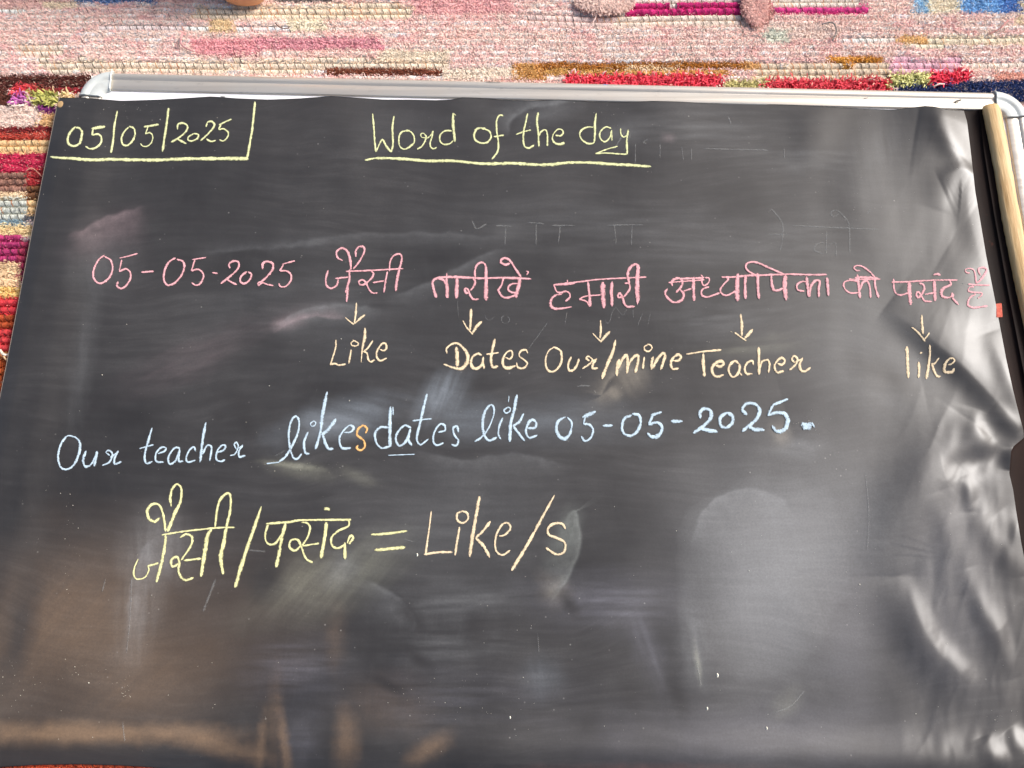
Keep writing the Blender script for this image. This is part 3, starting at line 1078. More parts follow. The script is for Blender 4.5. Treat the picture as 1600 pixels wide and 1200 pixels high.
word('long yellow-green chalk underline beneath the heading', 'y', 560, 160, 6.6667, [
    ([18, 28, 28, 28, 28, 30, 28, 26, 28, 24], [(72, 603), (200, 583), (450, 590), (700, 610), (850, 610), (1000, 612), (1300, 640), (1600, 636), (1833, 650), (2013, 648),
          (2173, 631), (2393, 628), (2633, 645), (2833, 655), (3043, 670)])])
D5 = (120, 360, 5.0)
word('pink chalk date 05-05-2025 opening the Hindi sentence', 'p', *D5, [
    ([12, 14, 17, 15, 12], [(218, 194), (172, 230), (136, 300), (130, 360), (156, 404), (200, 412), (254, 370), (280, 300), (266, 236), (216, 204)]),
    (12, [(336, 218), (400, 203), (475, 182)]), (12, [(352, 232), (334, 318)]),
    (14, [(334, 322), (385, 302), (420, 335), (416, 385), (382, 438), (346, 455), (316, 434), (324, 400)]),
    (13, [(508, 328), (600, 322)]),
    (15, [(770, 216), (716, 255), (686, 320), (682, 388), (710, 428), (760, 415), (814, 360), (840, 292), (830, 246), (786, 228)]),
    (10, [(905, 230), (1010, 213)]), (12, [(924, 232), (896, 316)]),
    (13, [(896, 318), (950, 306), (985, 335), (990, 370), (964, 418), (930, 430), (900, 412)]),
    (14, [(1060, 332), (1100, 338)]),
    (15, [(1197, 297), (1190, 265), (1225, 242), (1264, 252), (1260, 300), (1200, 360), (1130, 415)]), (15, [(1172, 382), (1212, 408), (1250, 425)]),
    (16, [(1328, 325), (1286, 360), (1278, 400), (1310, 418), (1350, 390), (1365, 346), (1340, 327)]),
    (16, [(1452, 302), (1455, 262), (1485, 245), (1530, 260), (1530, 308), (1490, 360), (1446, 400)]),
    (13, [(1446, 400), (1418, 414), (1424, 430), (1450, 412), (1490, 424), (1535, 434)]),
    (11, [(1608, 266), (1704, 240)]), (12, [(1618, 268), (1587, 316)]),
    (13, [(1587, 318), (1640, 320), (1674, 350), (1670, 398), (1632, 440), (1592, 440), (1580, 416)])])
E5 = (340, 360, 5.0)
word('pink chalk Hindi word जैसी', 'p', *E5, [
    (14, [(862, 314), (846, 380), (852, 430), (885, 454), (930, 430), (942, 388)]), (13, [(922, 377), (1020, 366)]),
    (16, [(1030, 310), (1030, 380), (1014, 440), (1000, 488)]), (17, [(1018, 440), (1008, 556)]),
    ([12, 14, 18, 20, 14], [(975, 236), (938, 214), (930, 168), (970, 140), (1010, 160), (1034, 220), (1042, 308)]),
    (15, [(1080, 206), (1080, 162), (1106, 130), (1140, 132), (1145, 170), (1110, 240), (1062, 302)]),
    (12, [(1002, 322), (1200, 314), (1450, 300)]),
    (14, [(1200, 322), (1218, 336), (1206, 372), (1150, 420), (1116, 426), (1104, 402), (1132, 388), (1160, 412), (1180, 458), (1210, 490), (1248, 490)]),
    (12, [(1216, 410), (1300, 396)]), (14, [(1326, 326), (1312, 400), (1300, 485)]),
    ([13, 12, 16, 20, 18], [(1342, 320), (1350, 240), (1382, 196), (1424, 188), (1440, 222), (1422, 300), (1402, 390), (1392, 472)])])
F8 = (640, 390, 8.0)
word('pink chalk Hindi word तारीखें', 'p', *F8, [
    ([40, 30, 26, 26, 28], [(332, 600), (302, 500), (286, 420), (312, 372), (370, 362), (430, 390), (455, 440)]), ([18, 34, 46], [(465, 300), (462, 400), (470, 500), (470, 600)]),
    (38, [(592, 350), (590, 470), (585, 605)]), ([26, 34, 26, 24, 32, 18], [(345, 352), (500, 345), (700, 350), (900, 360), (1200, 355), (1520, 368)]),
    (24, [(790, 365), (820, 400), (802, 460), (762, 510)]), (26, [(735, 540), (700, 540), (692, 492), (730, 502), (760, 580), (800, 622), (862, 622)]),
    (26, [(822, 372), (815, 290), (832, 210), (880, 167), (930, 172), (954, 220)]), ([28, 46, 48, 44], [(952, 200), (955, 350), (955, 500), (955, 632)]),
    (24, [(1172, 352), (1150, 440), (1102, 520)]), (24, [(1100, 500), (1150, 580), (1210, 604), (1300, 580), (1350, 548)]),
    (24, [(1350, 430), (1290, 430), (1240, 460), (1236, 510), (1280, 538), (1340, 540)]), (42, [(1380, 370), (1366, 440), (1342, 540), (1330, 598)]),
    (28, [(1250, 176), (1200, 190), (1142, 165), (1152, 122), (1210, 112), (1270, 160), (1320, 240), (1390, 340)]), (22, [(1460, 272), (1482, 284), (1464, 318)])])
G8 = (840, 390, 8.0)
word('pink chalk Hindi word हमारी', 'p', *G8, [
    (22, [(205, 445), (212, 470), (240, 528), (290, 540), (350, 522), (398, 550), (400, 600), (350, 645)]),
    ([18, 26, 32, 26, 12], [(300, 560), (230, 570), (172, 620), (162, 690), (200, 735), (280, 740), (420, 718)]),
    (20, [(200, 445), (330, 425), (460, 412), (700, 382), (900, 366), (1150, 355), (1355, 345)]), (26, [(235, 440), (460, 426)]), (20, [(372, 385), (372, 412)]),
    ([26, 32, 44], [(630, 412), (640, 520), (650, 620), (655, 710)]), (20, [(640, 700), (606, 650), (518, 622)]), (17, [(518, 622), (600, 586), (786, 570)]),
    (54, [(815, 418), (816, 560), (828, 725)]), (36, [(930, 408), (922, 520), (930, 708)]),
    (26, [(1088, 425), (1140, 430), (1146, 500), (1080, 590)]), (26, [(1072, 592), (1012, 600), (1002, 572), (1030, 552), (1060, 600), (1080, 670), (1120, 714), (1210, 715)]),
    (32, [(1146, 422), (1125, 330), (1142, 250), (1190, 197), (1240, 192), (1264, 240)]), ([40, 50, 52, 52, 18], [(1256, 200), (1247, 350), (1242, 500), (1252, 600), (1246, 680)])])
H8 = (1020, 390, 8.0)
word('pink chalk Hindi word अध्यापिका', 'p', *H8, [
    (28, [(242, 455), (236, 402), (290, 362), (348, 370), (370, 420), (342, 480), (290, 535)]),
    ([22, 34, 26, 32, 22], [(342, 502), (386, 560), (370, 620), (320, 654), (250, 658), (180, 600), (152, 540), (182, 490)]),
    (20, [(385, 522), (480, 490)]), (36, [(510, 345), (506, 450), (515, 636)]), (18, [(200, 415), (400, 398), (640, 380)]), (24, [(330, 368), (640, 354)]),
    (20, [(598, 318), (622, 350), (610, 400), (632, 450), (670, 440), (702, 400), (698, 358), (652, 352)]),
    (22, [(700, 470), (642, 485), (606, 522), (616, 578), (680, 594), (760, 570), (832, 545)]),
    (24, [(860, 346), (1000, 346), (1200, 328), (1380, 322), (1680, 310), (1980, 318), (2170, 315)]),
    (30, [(1180, 328), (1330, 322)]),
    (24, [(905, 345), (940, 372), (882, 440), (842, 500), (860, 553), (920, 574), (990, 545), (1040, 512)]), ([40, 54, 58], [(1062, 310), (1050, 450), (1056, 636)]),
    (36, [(1157, 320), (1150, 450), (1155, 615)]), (36, [(1308, 302), (1310, 450), (1325, 615)]),
    (24, [(1272, 320), (1190, 270), (1158, 220), (1182, 172), (1250, 157), (1330, 177), (1450, 230), (1600, 296), (1640, 312)]),
    ([26, 30, 20], [(1476, 330), (1486, 430), (1510, 505), (1570, 510), (1630, 480)]), (50, [(1655, 320), (1646, 450), (1664, 628)]),
    (34, [(1920, 345), (1930, 450), (1946, 588)]), (22, [(1920, 406), (1850, 406), (1796, 450), (1812, 508), (1890, 525)]),
    (28, [(1956, 588), (1970, 470), (2022, 396), (2080, 402), (2070, 490), (2072, 592)]), (38, [(2174, 362), (2182, 460), (2190, 572)])])
I8 = (1180, 390, 8.0)
word('pink chalk Hindi word को', 'p', *I8, [
    (20, [(1170, 370), (1300, 374), (1560, 372)]), (34, [(1250, 352), (1400, 352), (1540, 366)]),
    (22, [(1292, 402), (1200, 386), (1122, 402), (1102, 450), (1140, 518), (1200, 545), (1280, 540)]), (32, [(1275, 315), (1290, 450), (1305, 602)]),
    (26, [(1310, 500), (1342, 412), (1400, 400), (1428, 470), (1440, 600)]), (26, [(1490, 362), (1500, 480), (1540, 600)]),
    (20, [(1306, 262), (1260, 262), (1232, 226), (1270, 202), (1340, 215), (1430, 280), (1500, 360)])])
J8 = (1380, 390, 8.0)
word('pink chalk Hindi word पसंद', 'p', *J8, [
    (22, [(128, 370), (130, 470), (156, 545), (220, 570), (300, 546)]), ([46, 46, 42], [(325, 397), (325, 520), (340, 684)]), (20, [(105, 410), (300, 404), (600, 386), (925, 382)]),
    (24, [(450, 422), (496, 440), (510, 490), (480, 560), (430, 600), (412, 552), (440, 532), (480, 590), (520, 645), (600, 650)]), (18, [(520, 562), (620, 545)]),
    (40, [(635, 392), (640, 500), (645, 640)]), (34, [(632, 318), (670, 308), (705, 318)]),
    ([24, 30, 36, 24, 20], [(832, 402), (840, 440), (762, 480), (722, 530), (740, 588), (810, 602), (858, 582)]), (42, [(858, 550), (868, 596)]), (24, [(860, 610), (935, 688)])])
word('pink chalk Hindi word है', 'p', *J8, [
    (20, [(1062, 435), (1200, 444), (1325, 446)]), (20, [(1130, 462), (1072, 476), (1066, 520), (1130, 536), (1220, 542), (1230, 570), (1182, 610)]),
    (22, [(1150, 560), (1086, 600), (1052, 670), (1080, 714), (1150, 726), (1300, 705)]),
    ([16, 16, 18, 26], [(1080, 295), (1042, 290), (1022, 256), (1070, 236), (1130, 260), (1150, 330), (1160, 418)]),
    ([14, 22, 24, 26, 20], [(1212, 320), (1186, 262), (1202, 232), (1260, 226), (1290, 256), (1260, 320), (1212, 380), (1166, 424)])])
K8 = (500, 470, 8.0)
ARW = 'peach chalk arrow pointing down from '
word(ARW + 'जैसी to Like', 'o', *K8, [(24, [(455, 32), (448, 150), (430, 280)]), (16, [(320, 212), (375, 262), (422, 296)]), ([16, 30, 34], [(436, 286), (500, 225), (558, 182)])])
word('peach chalk word Like under जैसी', 'o', *K8, [
    (20, [(200, 492), (196, 590), (162, 700), (130, 808)]), (20, [(132, 800), (180, 786), (240, 805), (320, 792)]),
    (22, [(390, 612), (375, 700), (362, 783)]), (15, [(425, 500), (390, 528), (402, 562), (450, 566), (482, 538), (444, 508), (412, 494)]),
    ([28, 36, 26, 16, 14], [(562, 345), (560, 450), (532, 580), (522, 670), (515, 768)]), (20, [(660, 502), (592, 600), (532, 640)]), (22, [(548, 632), (588, 660), (602, 730), (632, 764), (680, 742)]),
    (24, [(752, 612), (800, 625), (830, 590), (820, 542), (780, 536), (730, 600), (706, 660), (716, 720), (760, 750), (830, 720)])])
word(ARW + 'तारीखें to Dates', 'o', *F8, [([34, 34, 24], [(768, 745), (765, 850), (755, 1008)]), (17, [(668, 892), (710, 970), (790, 1062)]), ([24, 34, 30], [(788, 1040), (840, 960), (898, 902)])])
L8 = (680, 480, 8.0)
word('peach chalk word Dates under तारीखें', 'o', *L8, [
    ([42, 46, 44], [(265, 508), (272, 600), (277, 735)]), ([20, 26, 30, 40, 44, 30, 22], [(146, 578), (142, 520), (200, 466), (280, 456), (358, 520), (405, 600), (396, 690), (330, 768), (230, 758), (112, 716)]),
    ([22, 28, 38, 30, 22], [(576, 600), (530, 582), (470, 620), (446, 690), (466, 750), (520, 768), (580, 722), (600, 645)]), (28, [(600, 628), (596, 700), (612, 766)]),
    (32, [(745, 402), (716, 530), (696, 650), (720, 748), (780, 738)]), (18, [(642, 590), (720, 582), (790, 570)]),
    ([18, 22, 20, 30, 40, 26], [(882, 630), (930, 650), (965, 602), (950, 546), (890, 570), (846, 650), (852, 730), (900, 764), (1000, 735)]),
    ([18, 20, 20, 26, 24, 20], [(1155, 575), (1132, 536), (1070, 550), (1050, 610), (1120, 668), (1150, 710), (1100, 765), (1032, 750), (1016, 696)])])
word(ARW + 'हमारी to Our/mine', 'o', *G8, [([16, 28, 22], [(785, 888), (788, 1000), (780, 1106)]), (15, [(688, 1046), (735, 1100), (790, 1150)]), ([24, 34, 38], [(790, 1152), (845, 1085), (900, 1030)])])
M6 = (840, 480, 6.6667)
word('peach chalk words Our/mine with a rubbed m', 'o', *M6, [
    ([12, 14, 18, 22, 26, 22, 14], [(168, 420), (112, 460), (82, 550), (96, 640), (150, 674), (208, 640), (248, 560), (240, 462), (192, 426), (162, 416)]),
    (24, [(350, 518), (322, 580), (318, 640), (350, 664), (398, 625), (430, 542)]),
    (17, [(538, 560), (506, 535), (528, 514), (568, 548), (540, 592), (468, 640)]), (23, [(612, 538), (578, 590), (572, 638), (625, 635)]), (18, [(560, 565), (608, 545)]),
    ([22, 34, 34], [(810, 348), (780, 470), (720, 610), (672, 742)]),
    (32, [(850, 548), (828, 620), (825, 712)]), (26, [(836, 640), (890, 532), (928, 504), (936, 600), (930, 686)]), (26, [(936, 620), (990, 530), (1045, 504), (1040, 590), (1016, 680)]),
    (22, [(1110, 522), (1100, 590), (1095, 643)]), (16, [(1152, 390), (1110, 415), (1120, 454), (1160, 460), (1190, 425), (1172, 396), (1142, 388)]),
    (28, [(1200, 522), (1186, 590), (1186, 648)]), (28, [(1196, 640), (1240, 552), (1300, 484), (1325, 512), (1302, 590), (1282, 650)]),
    (24, [(1416, 560), (1460, 560), (1490, 522), (1460, 496), (1410, 530), (1386, 590), (1406, 644), (1465, 640)])])
N6 = (1070, 480, 6.6667)
word(ARW + 'अध्यापिका to Teacher', 'o', *N6, [([18, 26, 20], [(580, 76), (592, 180), (592, 298)]), (16, [(520, 264), (575, 308), (638, 350)]), ([24, 36, 30], [(622, 326), (665, 280), (702, 236)]), (12, [(478, 255), (490, 260)])])
word('peach chalk word Teacher', 'o', *N6, [
    ([14, 20, 22], [(15, 490), (180, 465), (375, 445)]), (30, [(190, 488), (192, 600), (204, 720)]),
    (26, [(322, 606), (370, 620), (404, 590), (380, 562), (320, 582), (282, 640), (300, 708), (350, 724), (400, 705)]),
    (24, [(562, 590), (520, 562), (470, 602), (456, 660), (490, 724), (540, 708), (570, 640), (564, 592)]), (13, [(566, 590), (564, 670), (592, 712)]), (22, [(712, 600), (700, 562), (650, 580), (622, 640), (642, 694), (700, 695)]),
    (26, [(768, 422), (770, 550), (772, 698)]), (23, [(776, 640), (802, 570), (860, 552), (880, 600), (870, 678)]),
    (23, [(966, 590), (1010, 600), (1040, 562), (1010, 530), (960, 560), (932, 620), (960, 680), (1030, 665)]),
    (20, [(1140, 578), (1112, 545), (1136, 512), (1170, 540), (1150, 600), (1090, 655)]), (25, [(1225, 532), (1196, 590), (1206, 655), (1250, 670), (1305, 630)]), (17, [(1152, 572), (1220, 542)])])
P10 = (1390, 480, 10.0)
word(ARW + 'पसंद to like', 'o', *P10, [([18, 40, 30], [(500, 128), (502, 250), (520, 420)]), (24, [(345, 318), (430, 385), (500, 470), (548, 535)]), (24, [(540, 500), (580, 460), (615, 405)])])
word('peach chalk word like in small letters at the right', 'o', *P10, [
    (42, [(265, 622), (275, 800), (290, 1100)]), (36, [(450, 862), (458, 960), (448, 1098)]), (28, [(472, 722), (502, 710)]), ([26, 34, 42, 42], [(622, 598), (625, 750), (600, 950), (570, 1115)]),
    (32, [(765, 797), (702, 878), (652, 890)]), (38, [(662, 905), (700, 1020), (740, 1080), (788, 1082)]),
    ([22, 26, 30, 46, 44, 40], [(905, 902), (960, 890), (1008, 840), (980, 800), (920, 815), (860, 900), (852, 995), (900, 1020), (978, 1010), (1000, 962)])])
U4 = (70, 650, 4.848)
word('pale blue chalk word Our', 'b', *U4, [
    ([12, 16, 14, 16, 18, 12], [(212, 152), (166, 156), (122, 220), (102, 310), (122, 388), (170, 404), (220, 370), (258, 290), (268, 212), (240, 166), (196, 150)]),
    (16, [(312, 266), (292, 330), (306, 382), (350, 368), (395, 290)]), (18, [(398, 270), (376, 378)]),
    (13, [(492, 298), (466, 276), (486, 262), (514, 290), (490, 350), (440, 374)]), (15, [(556, 266), (530, 320), (532, 364), (580, 346)]), (12, [(500, 312), (555, 278)])])
word('pale blue chalk word teacher', 'b', *U4, [
    ([12, 18, 14, 16], [(812, 92), (782, 200), (757, 300), (770, 358), (815, 346)]), (11, [(720, 247), (825, 218)]),
    (13, [(860, 286), (908, 266), (918, 242), (880, 240), (842, 290), (846, 344), (900, 350)]),
    (15, [(1022, 242), (982, 245), (938, 310), (946, 364), (990, 340), (1024, 262)]), (15, [(1022, 250), (1016, 338), (1050, 345)]),
    (13, [(1142, 266), (1130, 236), (1096, 260), (1072, 320), (1086, 350), (1140, 336)]), (20, [(1222, 52), (1200, 160), (1178, 348)]), (15, [(1196, 290), (1230, 226), (1264, 240), (1250, 338)]),
    (14, [(1312, 276), (1355, 260), (1370, 228), (1340, 225), (1306, 270), (1300, 325), (1330, 345), (1365, 332)]),
    (11, [(1450, 250), (1436, 216), (1455, 202), (1466, 240), (1440, 290), (1406, 300)]), (13, [(1500, 222), (1472, 270), (1476, 310), (1520, 300)]), (10, [(1456, 252), (1500, 226)])])
O5 = (410, 600, 5.0)
word('pale blue chalk word like before the orange s', 'b', *O5, [
    (16, [(132, 608), (182, 565), (240, 470), (280, 370), (286, 290), (262, 252), (226, 290), (206, 380), (216, 500), (246, 580), (280, 580), (306, 546)]),
    (10, [(36, 622), (132, 612)]), (17, [(355, 377), (326, 460), (336, 538), (366, 545)]), (9, [(402, 290), (376, 310), (386, 330), (410, 325), (416, 300), (396, 288)]),
    ([20, 26, 22, 20], [(505, 66), (472, 230), (452, 380), (416, 508)]), (26, [(573, 277), (520, 350), (466, 395)]), (22, [(472, 400), (510, 498), (552, 506)]),
    ([14, 18, 14, 18, 24], [(642, 380), (690, 375), (714, 342), (680, 326), (630, 370), (602, 430), (622, 500), (690, 500)])])
word('orange chalk letter s squeezed in after pale blue like', 'O', *O5, [
    (17, [(806, 384), (818, 350), (790, 326), (750, 350), (742, 400), (790, 440), (800, 488), (770, 518), (737, 502), (746, 480)])])
word('pale blue chalk word dates with a short line under it', 'b', *O5, [
    (17, [(985, 340), (920, 340), (880, 390), (892, 460), (930, 500), (990, 490)]), ([20, 26, 24], [(1000, 182), (996, 300), (998, 488)]), (12, [(1020, 180), (1022, 240)]),
    (18, [(1160, 342), (1112, 325), (1062, 370), (1042, 430), (1070, 484), (1120, 450), (1155, 370)]), (20, [(1156, 352), (1140, 430), (1165, 478)]),
    ([18, 24, 22, 16, 14], [(1285, 82), (1256, 200), (1226, 330), (1206, 430), (1236, 474), (1295, 432)]), (12, [(1176, 288), (1320, 272)]),
    (15, [(1376, 376), (1424, 365), (1424, 326), (1386, 316), (1342, 380), (1336, 450), (1366, 480), (1415, 460)]),
    (17, [(1530, 375), (1520, 332), (1490, 346), (1500, 400), (1530, 440), (1516, 480), (1480, 475)]), (7, [(985, 558), (1190, 550)])])
P57 = (720, 600, 5.7143)
word('pale blue chalk word like before the second date', 'b', *P57, [
    ([18, 14, 12, 18, 28, 24, 22], [(126, 514), (190, 470), (250, 390), (294, 270), (290, 202), (256, 192), (206, 270), (196, 380), (216, 470), (260, 504), (320, 476)]),
    (17, [(374, 302), (342, 380), (336, 450), (356, 493)]), (13, [(422, 206), (386, 235), (400, 260), (430, 250), (444, 222), (420, 206)]),
    (26, [(500, 102), (476, 230), (446, 350), (436, 512)]), (22, [(560, 267), (520, 340), (466, 375)]), (21, [(472, 382), (530, 460), (570, 508)]),
    (22, [(602, 396), (660, 390), (670, 342), (630, 322), (592, 370), (582, 430), (610, 480), (680, 460)])])
word('pale blue chalk date 05-05-2025 with a full stop', 'b', *P57, [
    ([16, 22, 24, 30, 18, 16], [(932, 296), (872, 330), (852, 400), (880, 466), (930, 490), (975, 440), (990, 350), (952, 300)]),
    (30, [(1092, 298), (1198, 248)]), (18, [(1110, 302), (1096, 348)]), (19, [(1096, 356), (1150, 366), (1180, 410), (1160, 480), (1110, 510), (1076, 470)]),
    (22, [(1272, 373), (1352, 370)]), (24, [(1524, 278), (1462, 310), (1438, 380), (1452, 438), (1510, 464), (1570, 430), (1604, 350), (1590, 282), (1534, 268)])])
q_ = []
for wd, pts in [(19, [(92, 262), (175, 236)]), (17, [(105, 262), (72, 338)]), ([20, 18, 18, 26, 20], [(72, 340), (130, 322), (174, 340), (180, 390), (140, 438), (92, 438), (64, 412)]),
                (22, [(262, 312), (348, 312)]), (22, [(502, 285), (497, 240), (535, 206), (584, 225), (590, 280), (540, 340), (446, 408)]), (26, [(502, 370), (560, 385), (642, 400)]),
                (22, [(722, 240), (668, 280), (672, 345), (716, 364), (764, 330), (770, 270), (724, 240)]),
                (22, [(886, 256), (852, 215), (882, 168), (945, 165), (994, 210), (970, 290), (852, 394)]), (25, [(902, 360), (960, 380), (1028, 385)]),
                (18, [(1230, 127), (1160, 155), (1106, 182), (1066, 262)]), ([20, 20, 24, 34, 20], [(1066, 262), (1140, 240), (1204, 250), (1230, 310), (1200, 378), (1140, 398), (1102, 352)]),
                (88, [(1362, 342), (1405, 356)]), (60, [(1370, 366), (1412, 340)]), (14, [(1430, 325), (1450, 360)])]:
    ww = [x / 4.6 for x in wd] if isinstance(wd, list) else wd / 4.6
    q_.append(([(1000 + x / 5.3333, 600 + y / 5.3333) for x, y in pts], ww))
WORDS[-1] = (WORDS[-1][0], WORDS[-1][1], WORDS[-1][2] + q_)
R6 = (180, 740, 6.6667)
word('large yellow chalk Hindi word जैसी in the last line', 'Y', *R6, [
    ([10, 16, 14, 16], [(240, 890), (202, 980), (196, 1060), (235, 1100), (310, 1080), (350, 1012), (345, 970)]), (21, [(342, 965), (450, 932)]),
    (30, [(525, 642), (520, 740), (490, 900), (456, 1040), (432, 1126)]),
    (25, [(464, 462), (410, 500), (352, 465), (336, 390), (370, 332), (430, 316), (475, 350), (505, 450), (525, 600)]),
    ([18, 26, 22, 28, 34, 26], [(585, 340), (575, 250), (600, 152), (650, 112), (690, 160), (680, 290), (620, 420), (550, 600)]),
    (18, [(490, 640), (700, 605), (900, 582), (1060, 566), (1245, 560)]),
    (21, [(682, 665), (740, 632), (800, 660), (795, 740), (740, 830), (690, 900)]),
    (24, [(662, 940), (602, 968), (582, 920), (610, 877), (650, 872), (670, 930), (660, 1010), (690, 1080), (740, 1110), (815, 1085)]), (22, [(722, 905), (895, 886)]),
    ([26, 44, 36, 30], [(1010, 572), (960, 662), (930, 850), (896, 1066)]),
    ([20, 24, 26, 24, 26, 34, 40, 26], [(1042, 560), (1060, 400), (1092, 280), (1165, 207), (1203, 240), (1200, 380), (1160, 560), (1132, 720), (1102, 870), (1125, 1046)])])
word('tall yellow chalk slash between the last line\'s Hindi words', 'Y', *R6, [([18, 32, 34, 36, 40], [(1522, 348), (1450, 560), (1380, 760), (1310, 980), (1252, 1182)])])
S5 = (360, 760, 5.3333)
word('large yellow chalk Hindi word पसंद in the last line', 'Y', *S5, [
    (18, [(315, 320), (292, 390), (296, 455), (330, 484), (380, 470), (430, 402)]), (25, [(460, 312), (430, 420), (402, 580), (382, 670)]), (17, [(300, 312), (500, 296), (600, 282), (1005, 278)]),
    (15, [(596, 300), (640, 306), (664, 350), (640, 430), (600, 490)]), (18, [(590, 492), (540, 534), (492, 505), (506, 452), (560, 446), (590, 500), (630, 600), (685, 634)]), (14, [(600, 497), (740, 474)]),
    (27, [(800, 302), (790, 400), (756, 596)]), (62, [(795, 187), (816, 189)]),
    (17, [(985, 280), (985, 330), (902, 370), (842, 430), (852, 498), (902, 514), (960, 480)]), (16, [(975, 472), (1000, 412), (1024, 430), (990, 480)]), (23, [(955, 472), (956, 602)])])
word('yellow chalk equals sign', 'Y', *S5, [(19, [(1176, 402), (1300, 395), (1470, 372)]), (24, [(1207, 530), (1330, 520), (1453, 508)])])
T5 = (640, 750, 5.7143)
word('peach chalk Like/s after the equals sign', 'o', *T5, [
    ([12, 16, 20], [(193, 282), (176, 420), (142, 662)]), (20, [(132, 665), (250, 646), (380, 645)]), (20, [(445, 417), (426, 540), (406, 668)]),
    (18, [(472, 282), (427, 300), (426, 358), (475, 384), (520, 350), (514, 297), (467, 277)]),
    (28, [(622, 152), (592, 330), (562, 500), (537, 682)]), (22, [(720, 372), (650, 460), (592, 515)]), (25, [(592, 520), (660, 590), (712, 688)]),
    (17, [(802, 500), (850, 490), (900, 432), (880, 387), (830, 396), (782, 470), (762, 560), (776, 638), (830, 670), (895, 630)]),
    ([14, 24, 26, 28], [(1293, 137), (1180, 340), (1060, 560), (912, 806)]),
    (21, [(1390, 435), (1360, 392), (1290, 390), (1237, 430), (1242, 488), (1320, 520), (1384, 560), (1380, 640), (1310, 664), (1217, 607)])])
# faint, half wiped older writing
word('faint half-wiped old chalk writing', 'g', 1200, 300, 4.0, [
    (8, [(0, 130), (20, 110), (50, 140), (90, 200), (90, 290), (75, 370)]), (7, [(0, 265), (130, 265)]), (8, [(155, 210), (350, 220), (690, 235)]),
    (8, [(440, 140), (405, 155), (392, 130), (425, 115), (470, 150), (505, 210), (510, 380)]), (8, [(365, 250), (362, 390)]), (8, [(350, 315), (300, 330), (290, 365), (340, 385)]), (7, [(368, 340), (420, 320), (425, 400)]),
    (7, [(615, 140), (640, 110)])])
word('faint half-wiped old chalk writing', 'g', 840, 390, 8.0, [
    (8, [(840, 860), (860, 920), (900, 900), (930, 790), (980, 730), (1060, 820), (1110, 750)]), (8, [(1190, 740), (1195, 860)]), (8, [(1310, 800), (1250, 950)]), (8, [(1410, 800), (1370, 960)]), (7, [(370, 760), (340, 930)])])
word('faint half-wiped old chalk writing', 'g', 800, 150, 4.0, [
    (10, [(700, 230), (640, 330)]), (10, [(740, 240), (700, 340)]), (6, [(770, 300), (770, 430)]), (6, [(925, 300), (925, 390)]), (6, [(1120, 330), (1120, 400)]), (6, [(1060, 320), (1070, 400)]),
    (6, [(850, 270), (820, 290), (840, 300)]), (7, [(1200, 330), (1600, 340)]), (7, [(1700, 330), (1700, 390)]), (7, [(1350, 130), (1370, 180)])])
word('faint half-wiped old chalk writing', 'g', 640, 390, 8.0, [
    (9, [(940, 810), (960, 870), (1010, 880), (1060, 840)]), (9, [(1200, 820), (1150, 850), (1160, 910), (1220, 920), (1250, 870), (1210, 825)]), (8, [(600, 640), (610, 850)])])
word('faint half-wiped old chalk writing', 'g', 400, 300, 4.0, [
    (9, [(1350, 180), (1380, 230), (1440, 200)]), (8, [(1500, 210), (1600, 215)]), (8, [(1560, 220), (1555, 330)]), (8, [(1700, 190), (1800, 200)]), (8, [(1750, 200), (1750, 330)]), (8, [(1850, 210), (1990, 210)]),
    (8, [(1900, 215), (1890, 320)]), (8, [(2200, 210), (2420, 205)]), (8, [(2240, 210), (2250, 330)]), (8, [(2350, 210), (2345, 330)])])
# odd stray marks
word('short loose chalk dashes', 'g', 0, 0, 1.0, [
    (2.4, [(902, 604), (909, 603), (922, 603)]), (2.2, [(928, 610), (931, 614)]), (3.0, [(390, 860), (416, 862)]), (2.6, [(1210, 1113), (1235, 1103), (1256, 1080)]),
    (2.6, [(192, 1128), (195, 1158)]), (2.4, [(1088, 1030), (1095, 1070)]), (1.6, [(632, 843), (648, 847)]), (1.6, [(206, 905), (204, 960), (198, 1020)]), (3.4, [(337, 905), (318, 955)]),
    (1.4, [(1352, 740), (1357, 800), (1355, 860)]), (2.0, [(165, 905), (160, 925)]), (1.2, [(840, 990), (842, 1020)]), (1.2, [(855, 505), (826, 545)]), (1.6, [(430, 712), (445, 705)]),
    (1.5, [(0, 0), (0.5, 0.5)])][:-1])
word('pale blue smudged tops of older strokes', 'b', *P57, [(8, [(430, 105), (425, 160)])])

for i, (lab, cidx, items) in enumerate(WORDS):
    nm = 'old_chalk_mark' if cidx == 'g' else ('chalk_arrow' if 'arrow' in lab else 'chalk_line' if ('line' in lab.split()[:3] or 'underline' in lab) else 'chalk_word')
    o = ribbons_obj(nm, items, lift, CH[cidx], sheet_root, .00035 if cidx != 'g' else .0002, step=1.0 if cidx != 'g' else 2.0, jit=.18)
    o['label'] = lab
    if cidx == 'g':
        o['kind'] = 'stuff'

